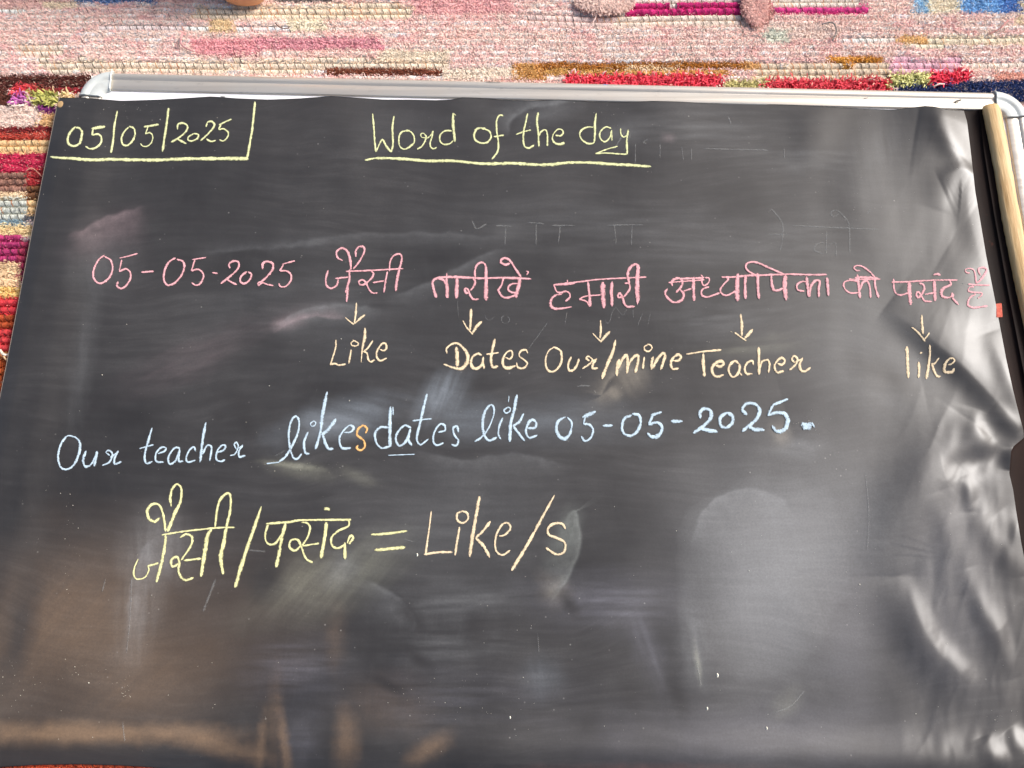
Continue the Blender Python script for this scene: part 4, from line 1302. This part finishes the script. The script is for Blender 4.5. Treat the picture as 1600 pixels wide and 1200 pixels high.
# crumbs of chalk scattered on the sheet (nobody could count them)
Vc, Fc = [], []
n = 360
cxs = rng.uniform(20, 1580, n)
cys = rng.uniform(175, 1190, n)
for cl, (ax_, ay_, sx_, sy_, k) in enumerate(((460, 727, 45, 5, 40), (1262, 662, 12, 8, 30), (30, 1060, 30, 30, 40), (130, 1060, 30, 14, 20), (195, 1080, 6, 10, 18), (990, 590, 26, 20, 20),
                                              (700, 1090, 60, 22, 40), (1340, 940, 14, 20, 16), (1560, 1120, 20, 16, 16), (110, 850, 8, 50, 26), (195, 175, 30, 8, 24), (940, 175, 20, 10, 16), (1345, 250, 8, 50, 18))):
    cxs = np.append(cxs, rng.normal(ax_, sx_, k))
    cys = np.append(cys, rng.normal(ay_, sy_, k))
Xc, Yc, Zc = lift(cxs, cys)
for x_, y_, z_ in zip(Xc, Yc, Zc):
    r_ = .00020 * math.exp(rng.normal(0, .5))
    b0 = len(Vc)
    for k in range(5):
        th = k * 1.2566 + rng.random()
        Vc.append((x_ + r_ * math.cos(th), y_ + r_ * math.sin(th) * .8, z_ + .0001))
    Vc.append((x_, y_, z_ + r_ * 1.1 + .0002))
    for k in range(5):
        Fc.append((b0 + k, b0 + (k + 1) % 5, b0 + 5))
tag(mesh_obj('chalk_crumbs', Vc, Fc, M_CRUMB, sheet_root, smooth=False), kind='stuff')

# a couple of bigger crumbs
for (x_, y_, s_) in ((1121, 1055, 2.2), (1105, 1107, 1.6), (1198, 1138, 1.6), (652, 867, 1.8), (797, 1121, 1.4), (160, 586, .6), (546, 626, .8)):
    X_, Y_, Z_ = lift(np.array([x_]), np.array([y_]))
    Vb = []
    for k in range(6):
        Vb.append((float(X_[0]) + .0007 * s_ * math.cos(k * 1.047) * (.7 + .5 * rng.random()), float(Y_[0]) + .0011 * s_ * math.sin(k * 1.047), float(Z_[0]) + .0002))
    Vb.append((float(X_[0]), float(Y_[0]), float(Z_[0]) + .0014))
    mesh_obj('chalk_crumb', Vb, [(k, (k + 1) % 6, 6) for k in range(6)], M_CRUMB, sheet_root, smooth=False)

# ------------------------------------------------------------------ rag rug
rug = empty('rag_rug', (0, .3, 0))
tag(rug, 'shaggy handwoven rag rug in pink, cream, red and blue stripes under the boards', 'rug')
RUGO = np.array(rug.location)
V = []
nx, ny = 60, 50
for j in range(ny + 1):
    for i in range(nx + 1):
        V.append((-1.25 + 2.5 * i / nx, -1.15 + 2.25 * j / ny, -.001 + .001 * random.random()))
F = [(j * (nx + 1) + i, j * (nx + 1) + i + 1, (j + 1) * (nx + 1) + i + 1, (j + 1) * (nx + 1) + i) for j in range(ny) for i in range(nx)]
local(mesh_obj('backing', V, F, M_BACK, rug), rug)

cP = srgb
PAL = [cP(232, 192, 182), cP(235, 198, 188), cP(238, 206, 196), cP(230, 184, 178), cP(240, 215, 202), cP(233, 193, 186)]
# painted stripes: x0,y0,x1,y1 (photo px at the rug), colour, kind f(luffy)/r(ibbed)/s(mooth bunch)
ST = [
    (-80, -40, 120, 10, cP(226, 190, 180), 'f'), (110, -40, 240, 5, cP(90, 120, 165), 'f'), (60, 3, 115, 14, cP(230, 212, 184), 'f'),
    (240, -40, 300, 5, cP(226, 190, 180), 'f'), (300, 8, 640, 29, cP(228, 208, 180), 'r'), (325, 29, 365, 50, cP(222, 196, 152), 'f'),
    (430, -40, 520, 4, cP(120, 112, 110), 'f'), (450, 29, 510, 48, cP(232, 222, 198), 'f'), (640, -40, 800, 20, cP(222, 172, 170), 'f'),
    (400, 60, 600, 78, cP(212, 150, 158), 'f'), (300, 62, 400, 84, cP(222, 158, 162), 'f'), (590, 78, 700, 96, cP(232, 218, 196), 'f'),
    (30, 70, 100, 84, cP(228, 206, 184), 'r'), (60, 93, 600, 112, cP(228, 208, 184), 'r'), (510, 104, 690, 118, cP(120, 66, 48), 'f'),
    (600, 93, 700, 106, cP(228, 206, 180), 'r'), (690, 105, 820, 122, cP(232, 218, 200), 'f'), (805, 100, 850, 124, cP(200, 150, 84), 'f'),
    (840, 96, 1170, 107, cP(168, 108, 40), 'f'), (850, 107, 1000, 118, cP(196, 150, 80), 'f'), (980, 103, 1060, 110, cP(230, 208, 170), 'f'),
    (1000, 110, 1140, 118, cP(200, 150, 80), 'f'), (880, 119, 1125, 140, cP(222, 66, 84), 't'),
    (970, -6, 1180, 9, cP(230, 214, 200), 'r'), (972, 6, 1180, 23, cP(196, 34, 108), 's'), (1180, -40, 1205, 40, cP(190, 140, 132), 'f'),
    (1205, 5, 1350, 22, cP(210, 56, 128), 's'), (1210, -8, 1340, 8, cP(228, 212, 196), 'r'),
    (1000, -40, 1180, -6, cP(140, 178, 205), 'f'), (1210, -40, 1420, -8, cP(110, 120, 150), 'f'), (960, 22, 1180, 41, cP(228, 208, 190), 'r'),
    (820, 24, 960, 42, cP(226, 198, 188), 'r'), (1425, -40, 1445, 20, cP(150, 190, 215), 'f'), (1455, 6, 1468, 20, cP(140, 185, 215), 'f'),
    (1445, -30, 1495, 20, cP(232, 220, 196), 'f'), (1495, -30, 1560, 20, cP(120, 170, 214), 'f'), (1560, -30, 1588, 20, cP(84, 130, 190), 'f'),
    (1588, -30, 1600, 40, cP(226, 210, 180), 'f'), (1600, -30, 1680, 30, cP(48, 62, 105), 'f'),
    (1180, 100, 1390, 124, cP(212, 192, 166), 'r'), (1300, 88, 1378, 100, cP(208, 148, 58), 'f'), (1160, 98, 1182, 110, cP(206, 160, 100), 'f'),
    (1200, 36, 1310, 60, cP(222, 200, 188), 'f'), (1195, 44, 1230, 66, cP(205, 206, 190), 'f'), (1405, 56, 1600, 72, cP(230, 214, 186), 'r'), (1400, 55, 1445, 68, cP(222, 182, 120), 'f'),
    (1390, 92, 1500, 122, cP(220, 172, 184), 'r'), (1500, 98, 1600, 108, cP(230, 212, 196), 'r'),
    (1190, 125, 1390, 144, cP(206, 66, 78), 't'), (1130, 128, 1190, 144, cP(190, 180, 120), 't'), (1385, 116, 1450, 138, cP(196, 194, 128), 't'), (1450, 112, 1512, 140, cP(214, 56, 78), 't'),
    (1550, 112, 1600, 126, cP(228, 170, 150), 'f'), (1500, 126, 1720, 200, cP(44, 58, 100), 'f'), (1400, 132, 1500, 150, cP(46, 58, 100), 'f'),
    # left edge, going down
    (-80, 118, 140, 140, cP(92, 50, 44), 'f'), (-80, 140, 20, 165, cP(96, 56, 46), 'f'), (60, 136, 92, 150, cP(150, 72, 62), 'f'), (92, 138, 130, 146, cP(140, 40, 46), 's'),
    (27, 132, 60, 148, cP(206, 62, 70), 't'), (48, 144, 95, 166, cP(168, 166, 88), 't'), (93, 144, 118, 156, cP(232, 202, 150), 't'), (20, 148, 45, 166, cP(190, 100, 170), 't'),
    (25, 164, 90, 182, cP(124, 44, 110), 's'), (-80, 162, 62, 200, cP(232, 210, 196), 'f'), (62, 178, 90, 198, cP(226, 186, 130), 'f'),
    (-80, 198, 90, 206, cP(130, 44, 46), 'f'), (-80, 206, 90, 218, cP(184, 70, 56), 'f'), (-80, 218, 90, 240, cP(226, 188, 134), 'r'),
    (-80, 240, 90, 270, cP(186, 40, 76), 'f'), (40, 262, 90, 292, cP(172, 50, 54), 'f'), (-80, 268, 42, 298, cP(150, 108, 92), 's'), (40, 290, 75, 306, cP(122, 80, 52), 's'),
    (-80, 296, 40, 308, cP(228, 202, 164), 'f'), (-80, 306, 90, 340, cP(186, 188, 176), 'r'), (40, 306, 90, 336, cP(222, 184, 130), 'r'), (-80, 338, 35, 350, cP(126, 148, 158), 'f'), (35, 336, 90, 346, cP(96, 96, 100), 'f'),
    (-80, 350, 90, 369, cP(230, 204, 152), 'f'), (-80, 368, 30, 408, cP(168, 48, 100), 's'), (30, 372, 90, 440, cP(150, 46, 74), 's'), (-80, 404, 30, 452, cP(216, 186, 146), 'f'),
    (-80, 448, 90, 462, cP(222, 186, 110), 'f'), (-80, 462, 90, 494, cP(206, 52, 60), 's'), (-80, 494, 90, 511, cP(166, 70, 32), 's'), (-80, 511, 90, 546, cP(204, 58, 60), 's'),
    (-80, 546, 30, 560, cP(200, 130, 70), 'f'), (-80, 560, 90, 640, cP(184, 84, 34), 's'), (-80, 640, 90, 760, cP(190, 78, 50), 's'),
    (-120, 1100, 420, 1300, cP(204, 88, 50), 's'),
]


def rug_col(px, py, seed):
    # the stripes wander a little
    wx = px + 3.5 * float(vnoise(py, px * .02, 11, 5))
    wy = py + 1.8 * float(vnoise(px, py * .1, 34, 6)) + 1.0 * float(vnoise(px, py * .1, 9, 8))
    r_ = None
    for k, (x0, y0, x1, y1, c_, kd) in enumerate(ST):
        if x0 <= wx < x1 and y0 <= wy < y1:
            r_ = (k, c_, kd)
    if r_ is not None:
        return r_
    v = float(fbm(px + seed * 0, py * 3.2, 90, 14, 3))
    i = int(np.clip((v * .9 + .5) * len(PAL), 0, len(PAL) - 1))
    kd = 'r' if float(vnoise(px, py * 9, 190, 22)) > .72 else 'f'
    return (100 + i + (50 if kd == 'r' else 0), PAL[i], kd)


PITCH_R = .0098
pieces = []
GAIN = 1.5


def rug_tone(px, py):
    """dye at each tuft, stripes with ragged borders"""
    wx = px + 8 * vnoise(py, px * .02, 11, 5) + rng.normal(0, 4, len(px))
    wy = py + 1.8 * vnoise(px, py * .1, 34, 6) + 1.4 * vnoise(px, py * .1, 8, 8) + rng.normal(0, 1.5, len(px))
    v = fbm(px, py * 3.2, 90, 14, 3)
    i = np.clip((v * .9 + .5) * len(PAL), 0, len(PAL) - 1).astype(int)
    out = np.array(PAL)[i]
    plain = np.ones(len(px), bool)
    for x0, y0, x1, y1, c_, kd in ST:
        m = (wx >= x0) & (wx < x1) & (wy >= y0) & (wy < y1)
        out[m] = c_
        plain[m] = False
    return out, plain


def run_row(yw, x0w, x1w, row):
    xs = np.arange(x0w, x1w, .004)
    cur, start = None, xs[0]
    for x_ in xs:
        px, py = w2p(x_, yw, .006)
        k, c_, kd = rug_col(float(px), float(py), row)
        if cur is None:
            cur = (k, c_, kd)
        elif k != cur[0]:
            if x_ - start >= .011:
                pieces.append((yw, start, x_, cur, row))
                start = x_
            cur = (k, c_, kd)
    pieces.append((yw, start, xs[-1] + .004, cur, row))


# rows across the top of the picture
ytop = float(p2w(800, -60, .0)[1])
ybrd = float(p2w(800, 158, .0)[1])
row = 0
yy = ytop
while yy > ybrd:
    xl_ = float(p2w(-60, w2p(0, yy, 0)[1], 0)[0])
    xr_ = float(p2w(1660, w2p(0, yy, 0)[1], 0)[0])
    run_row(yy, xl_, xr_, row)
    row += 1
    yy -= PITCH_R
# rows beside the left edge
while yy > float(p2w(800, 760, 0)[1]):
    pyv = float(w2p(0, yy, 0)[1])
    xl_ = float(p2w(-40, pyv, 0)[0])
    xr_ = float(p2w(120 - .19 * (pyv - 155), pyv, 0)[0])
    if xr_ > xl_ + .012:
        run_row(yy, xl_, xr_, row)
    row += 1
    yy -= PITCH_R
# rows showing below the sheet's lower edge
for pyv in (1178, 1192, 1206, 1220):
    yw = float(p2w(100, pyv, 0)[1])
    run_row(yw, float(p2w(-60, pyv, 0)[0]), float(p2w(420, pyv, 0)[0]), row)
    row += 1

print('rug pieces', len(pieces))


def bend(x, yw):
    """gentle waviness of the rows"""
    return yw + .0028 * vnoise(x, x * 0 + 3, .13, 3) + .0045 * vnoise(x, x * 0 + 9, .42, 7)


big = sorted(pieces, key=lambda p: -(p[2] - p[1]))
keep = set(id(p) for p in big[:296])
pileP, pileC, warpV, warpQ, warpC, wb = [], [], [], [], [], 0
extraV, extraF, extraC = [], [], []
for p in pieces:
    yw, x0, x1, (k, c_, kd), row = p
    n = max(3, int((x1 - x0) / .0035))
    xs = np.linspace(x0 - .0008, x1 + .0008, n)
    ys = bend(xs, yw)
    ph = xs / .0105 + row * .37
    pinch = np.abs(np.sin(math.pi * ph)) ** .6
    if kd == 'r':
        ry_, rz_ = .0054, .0046 * np.ones(n) + .0010 * pinch
    elif kd == 's':
        ry_, rz_ = .0054, .0052 + .0028 * pinch + .001 * vnoise(xs, ys, .006, row)
    else:
        ry_, rz_ = .0052, .0050 + .0008 * pinch + .0008 * vnoise(xs, ys, .008, row)
    V = []
    seg = 7
    for i in range(n):
        for j in range(seg):
            th = math.pi * j / (seg - 1)
            wob = 1 + .12 * math.sin(xs[i] * 900 + j * 2 + row)
            fat = (.86 + .14 * pinch[i])
            V.append((xs[i] - RUGO[0] + (.0016 * math.cos(th) if kd == 'r' else 0), ys[i] + ry_ * fat * math.cos(th) * wob - RUGO[1], -.0005 + float(np.broadcast_to(rz_, (n,))[i]) * 1.25 * math.sin(th) - RUGO[2]))
    F = []
    for i in range(n - 1):
        for j in range(seg - 1):
            F.append((i * seg + j, i * seg + j + 1, (i + 1) * seg + j + 1, (i + 1) * seg + j))
    vary = 1 + .10 * (random.random() - .5)
    cc_ = tuple(min(.88, (q * .93 + .07 * sum(c_) / 3) * vary * (GAIN if k >= 100 else 1.12)) for q in c_)
    o = mesh_obj('weft_strip', V, F, M_WEFT, rug)
    o.color = (*cc_, 1)
    if id(p) not in keep:
        o.name = 'weft_remnant'
    # pile
    area = (x1 - x0) * PITCH_R
    dens = {'f': 620000, 's': 260000, 'r': 26000, 't': 300000}[kd]
    m_ = int(area * dens)
    if m_:
        px_ = rng.uniform(x0, x1, m_)
        off = rng.uniform(-.0052, .0052, m_)
        zt = .0062 * np.sqrt(np.clip(1 - (off / .0062) ** 2, 0, 1)) - .0006
        pileP.append(np.stack([px_, bend(px_, yw) + off, zt, off / .0052, np.full(m_, {'f': 1.0, 's': .75, 'r': .5, 't': 2.3}[kd])], 1))
        # mottled dye: each tuft leans to a neighbouring tone
        sh = .95 + .20 * rng.random(m_) + .16 * vnoise(px_, off + yw, .012, 5)
        qx2, qy2 = w2p(px_, bend(px_, yw) + off, .006)
        base, plain = rug_tone(qx2, qy2)
        tint = base * sh[:, None]
        alt = plain & (rng.random(m_) < (.22 + .3 * np.clip(vnoise(px_, off * 3 + yw, .03, 8), 0, 1)))
        tint[alt] = np.array(cP(242, 216, 200)) * sh[alt][:, None]
        alt = ~plain & (rng.random(m_) < (.12 if kd == 'f' else .03))
        tint[alt] = (base[alt] * .6 + np.array(cP(230, 205, 180)) * .35) * sh[alt][:, None]
        tint = tint * np.where(plain, GAIN, 1.2)[:, None]
        tint = tint * (.92 / np.maximum(tint.max(1), .92))[:, None]
        tint = tint * .93 + .07 * tint.mean(1, keepdims=True)
        pileC.append(tint)
    # warp threads crossing the flat rows
    nk = int((x1 - x0) / .0105)
    for q in range(int(math.ceil(x0 / .0105 + row * .0)), int(math.ceil(x1 / .0105))):
        xw = q * .0105 + .0012 * math.sin(row * 2.3 + q)
        pr = {'r': .92, 's': .75, 'f': .16, 't': 0}[kd]
        if random.random() > pr:
            continue
        lean = .0016 + .0008 * random.random()
        cw = random.choice([cP(52, 50, 46), cP(62, 56, 50), cP(40, 40, 40), cP(70, 64, 56), cP(196, 116, 62), cP(206, 150, 96)] if kd == 'r' else [cP(60, 50, 48), cP(90, 60, 52)])
        hw = .00042 if kd != 'f' else .0003
        zt = .0066 if kd == 'r' else .0088
        for s_ in range(5):
            f_ = s_ / 4 * 2 - 1
            yv = float(bend(np.array([xw]), yw)[0]) - f_ * .0047
            zv = zt * math.sqrt(max(0, 1 - (f_ * .86) ** 2)) + .0003
            for sg in (-1, 1):
                warpV.append((xw + lean * f_ + sg * hw, yv, zv))
                warpC.append(cw)
        for s_ in range(4):
            b_ = wb + s_ * 2
            warpQ.append((b_, b_ + 1, b_ + 3, b_ + 2))
        wb += 10
o = fast_obj('warp_threads', np.array(warpV) - RUGO, np.array(warpQ), M_WARP, rug, False)
a = o.data.attributes.new('col', 'FLOAT_COLOR', 'POINT')
a.data.foreach_set('color', np.concatenate([np.array(warpC), np.ones((len(warpC), 1))], 1).astype(np.float32).ravel())
tag(o, kind='stuff')

# bunched knots of rag standing proud of the weave
for (kx, ky, rx_, ry_, c_) in ((945, 4, .040, .018, cP(232, 204, 192)), (1178, 10, .0165, .029, cP(224, 180, 170))):
    X_, Y_ = p2w(kx, ky, .01)
    m_ = int(9000 * rx_ * ry_ / (.02 * .02))
    th = rng.uniform(0, 2 * math.pi, m_)
    r_ = np.sqrt(rng.random(m_))
    px_ = float(X_) + rx_ * r_ * np.cos(th)
    py_w = float(Y_) + ry_ * r_ * np.sin(th)
    zt = .006 + min(rx_, ry_) * .55 * np.sqrt(1 - r_ ** 2 * .98)
    pileP.append(np.stack([px_, py_w, zt, r_ * np.sin(th), np.full(m_, 1.5)], 1))
    pileC.append(np.array(c_)[None] * (.8 + .5 * rng.random(m_))[:, None])
    V, F = [], []
    for j in range(7):
        fi = j / 6 * math.pi / 2
        for i in range(16):
            a_ = i * math.pi / 8
            V.append((float(X_) + rx_ * math.cos(fi) * math.cos(a_), float(Y_) + ry_ * math.cos(fi) * math.sin(a_), .003 + (.002 + min(rx_, ry_) * .42) * math.sin(fi)))
    for j in range(6):
        for i in range(16):
            F.append((j * 16 + i, j * 16 + (i + 1) % 16, (j + 1) * 16 + (i + 1) % 16, (j + 1) * 16 + i))
    o = local(mesh_obj('rag_knot', V, F, M_WEFT, rug), rug)
    o.color = (*c_, 1)

# the rest of the rug around the boards: coarser shag
m_ = 110000
ex = rng.uniform(-1.0, 1.05, m_)
ey = rng.uniform(-.55, 1.05, m_)
gx, gy = w2p(ex, ey, .006)
okm = ((gx < -45) | (gx > 1655) | (gy < -62) | (gy > 1235)) & (ey > -.5)
brd = (np.array([ex - ORG.x, ey - ORG.y]).T @ np.array([[U.x, Vd.x], [U.y, Vd.y]]))
okm &= ~((brd[:, 0] > -.09) & (brd[:, 0] < BW) & (brd[:, 1] > 0) & (brd[:, 1] < BH + .02))
ex, ey, gx, gy = ex[okm], ey[okm], gx[okm], gy[okm]
base, plain = rug_tone(np.clip(gx, -3000, 5000), np.clip(gy, -3000, 3000))
band = fbm(ex * 90, ey * 2600, 30, 77, 2)
base = np.where((band > .55)[:, None], np.array(cP(196, 92, 104)), np.where((band < -.6)[:, None], np.array(cP(196, 186, 170)), base))
pileP.append(np.stack([ex, ey, np.full(len(ex), .001), rng.uniform(-1, 1, len(ex)), np.full(len(ex), 2.6)], 1))
pileC.append(base * (.85 + .25 * rng.random(len(ex)))[:, None])

PP = np.vstack(pileP)
PCc = np.vstack(pileC)
n = len(PP)
print('pile blades', n)
ang = rng.uniform(0, 2 * math.pi, n)
ln = rng.uniform(.0016, .0042, n) * PP[:, 4]
lean = rng.uniform(.35, 1.1, n)
dx = np.cos(ang) * lean * ln
dy = np.sin(ang) * lean * ln * .8 + PP[:, 3] * ln * .5 - .0006
wdt = rng.uniform(.00035, .0007, n) * np.where(PP[:, 4] > 2, 1.7, 1)
sxx, syy = -np.sin(ang) * wdt, np.cos(ang) * wdt
b0 = PP[:, :3].copy()
m1 = b0 + np.stack([dx * .45, dy * .45, ln * .75], 1)
t1 = b0 + np.stack([dx, dy, ln * .95 * (1.2 - lean * .5)], 1)
sd_ = np.stack([sxx, syy, np.zeros(n)], 1)
VB = np.stack([b0 - sd_, b0 + sd_, m1 - sd_ * .9, m1 + sd_ * .9, t1 - sd_ * .45, t1 + sd_ * .45], 1).reshape(-1, 3) - RUGO
ib = (np.arange(n) * 6)[:, None]
QB = np.concatenate([ib + np.array([[0, 1, 3, 2]]), ib + np.array([[2, 3, 5, 4]])], 0)
pile = fast_obj('pile', VB, QB, M_PILE, rug, False)
a = pile.data.attributes.new('col', 'FLOAT_COLOR', 'POINT')
cc6 = np.repeat(np.clip(PCc, 0, 1), 6, 0)
a.data.foreach_set('color', np.concatenate([cc6, np.ones((len(cc6), 1))], 1).astype(np.float32).ravel())
tag(pile, kind='stuff')


# loose ends of thread
def loose(pts, r_, c_, z=.012):
    P = catmull(pts, 2.0)
    X_, Y_ = p2w(P[:, 0], P[:, 1], z)
    zz = z + .002 * np.sin(np.linspace(0, 5, len(P)))
    v2, f2 = tube(np.stack([X_, Y_, zz], 1), r_, 6)
    o = local(mesh_obj('loose_thread', v2, f2, M_WEFT, rug), rug)
    o.color = (*c_, 1)


loose([(0, 547), (8, 555), (18, 552), (20, 547)], .0017, cP(232, 218, 200))
loose([(5, 556), (14, 566), (16, 572)], .0011, cP(214, 180, 140))
loose([(40, 268), (52, 264), (64, 275)], .0006, cP(214, 150, 130))
loose([(922, -2), (925, 12), (931, 24), (926, 34)], .0009, cP(230, 200, 190))
loose([(1284, 38), (1300, 37), (1307, 48), (1302, 62)], .0010, cP(140, 136, 132))
loose([(430, 36), (438, 44), (452, 42)], .0007, cP(120, 84, 70))
loose([(285, 52), (284, 70), (300, 78)], .0012, cP(214, 160, 160))
loose([(1575, 32), (1562, 45), (1548, 50)], .0010, cP(206, 150, 144))
loose([(1458, 136), (1470, 131), (1477, 130)], .0011, cP(238, 210, 204))

# ------------------------------------------------------------------ person standing beyond the top edge: only a heel reaches the picture
hx, hy = p2w(383, 11, .012)
hx, hy = float(hx), float(hy)
secs = []   # (distance behind the heel tip, centre height, half width, half height, sideways)
for d_, cz, hw, hh, sx_ in ((0.0, .022, .014, .008, 0), (.004, .024, .028, .018, 0), (.012, .027, .034, .025, 0), (.028, .031, .033, .030, .001), (.055, .036, .034, .035, .002),
                            (.09, .036, .033, .034, .003), (.13, .031, .036, .029, .004), (.17, .024, .043, .022, .005), (.20, .018, .046, .017, .006), (.225, .014, .043, .012, .006), (.245, .011, .034, .009, .004), (.252, .010, .012, .004, .003)):
    secs.append((d_, cz, hw, hh, sx_))
V, F = [], []
sg = 20
for d_, cz, hw, hh, sx_ in secs:
    for k in range(sg):
        th = 2 * math.pi * k / sg
        zz = cz + hh * math.sin(th)
        V.append((hx + sx_ + hw * math.cos(th), hy + d_, max(.0065, zz)))
for i in range(len(secs) - 1):
    for k in range(sg):
        F.append((i * sg + k, i * sg + (k + 1) % sg, (i + 1) * sg + (k + 1) % sg, (i + 1) * sg + k))
F.append(tuple(range(sg - 1, -1, -1)))
F.append(tuple((len(secs) - 1) * sg + k for k in range(sg)))
b1 = len(V)
leg = [(.048, .055, .030, .034), (.046, .085, .028, .030)] + [(.048 + .75 * (z_ - .10), z_, a_, b_) for z_, a_, b_ in ((.12, .030, .032), (.20, .038, .042), (.28, .048, .054), (.36, .052, .056), (.42, .048, .050), (.50, .052, .056), (.62, .066, .070))]
for d_, z_, hw, hd in leg:
    for k in range(sg):
        th = 2 * math.pi * k / sg
        V.append((hx + .002 + hw * math.cos(th), hy + d_ + hd * math.sin(th), z_))
for i in range(len(leg) - 1):
    for k in range(sg):
        F.append((b1 + i * sg + k, b1 + i * sg + (k + 1) % sg, b1 + (i + 1) * sg + (k + 1) % sg, b1 + (i + 1) * sg + k))
F.append(tuple(b1 + (len(leg) - 1) * sg + k for k in range(sg)))
person = mesh_obj('person', V, F, M_SKIN)
rm = person.modifiers.new('remesh', 'REMESH')
rm.mode = 'VOXEL'
rm.voxel_size = .004
rm.use_smooth_shade = True
sm = person.modifiers.new('smooth', 'SMOOTH')
sm.factor = .6
sm.iterations = 8
tag(person, 'barefoot person beyond the top edge, just a rounded sliver of bare skin on the rug', 'person')
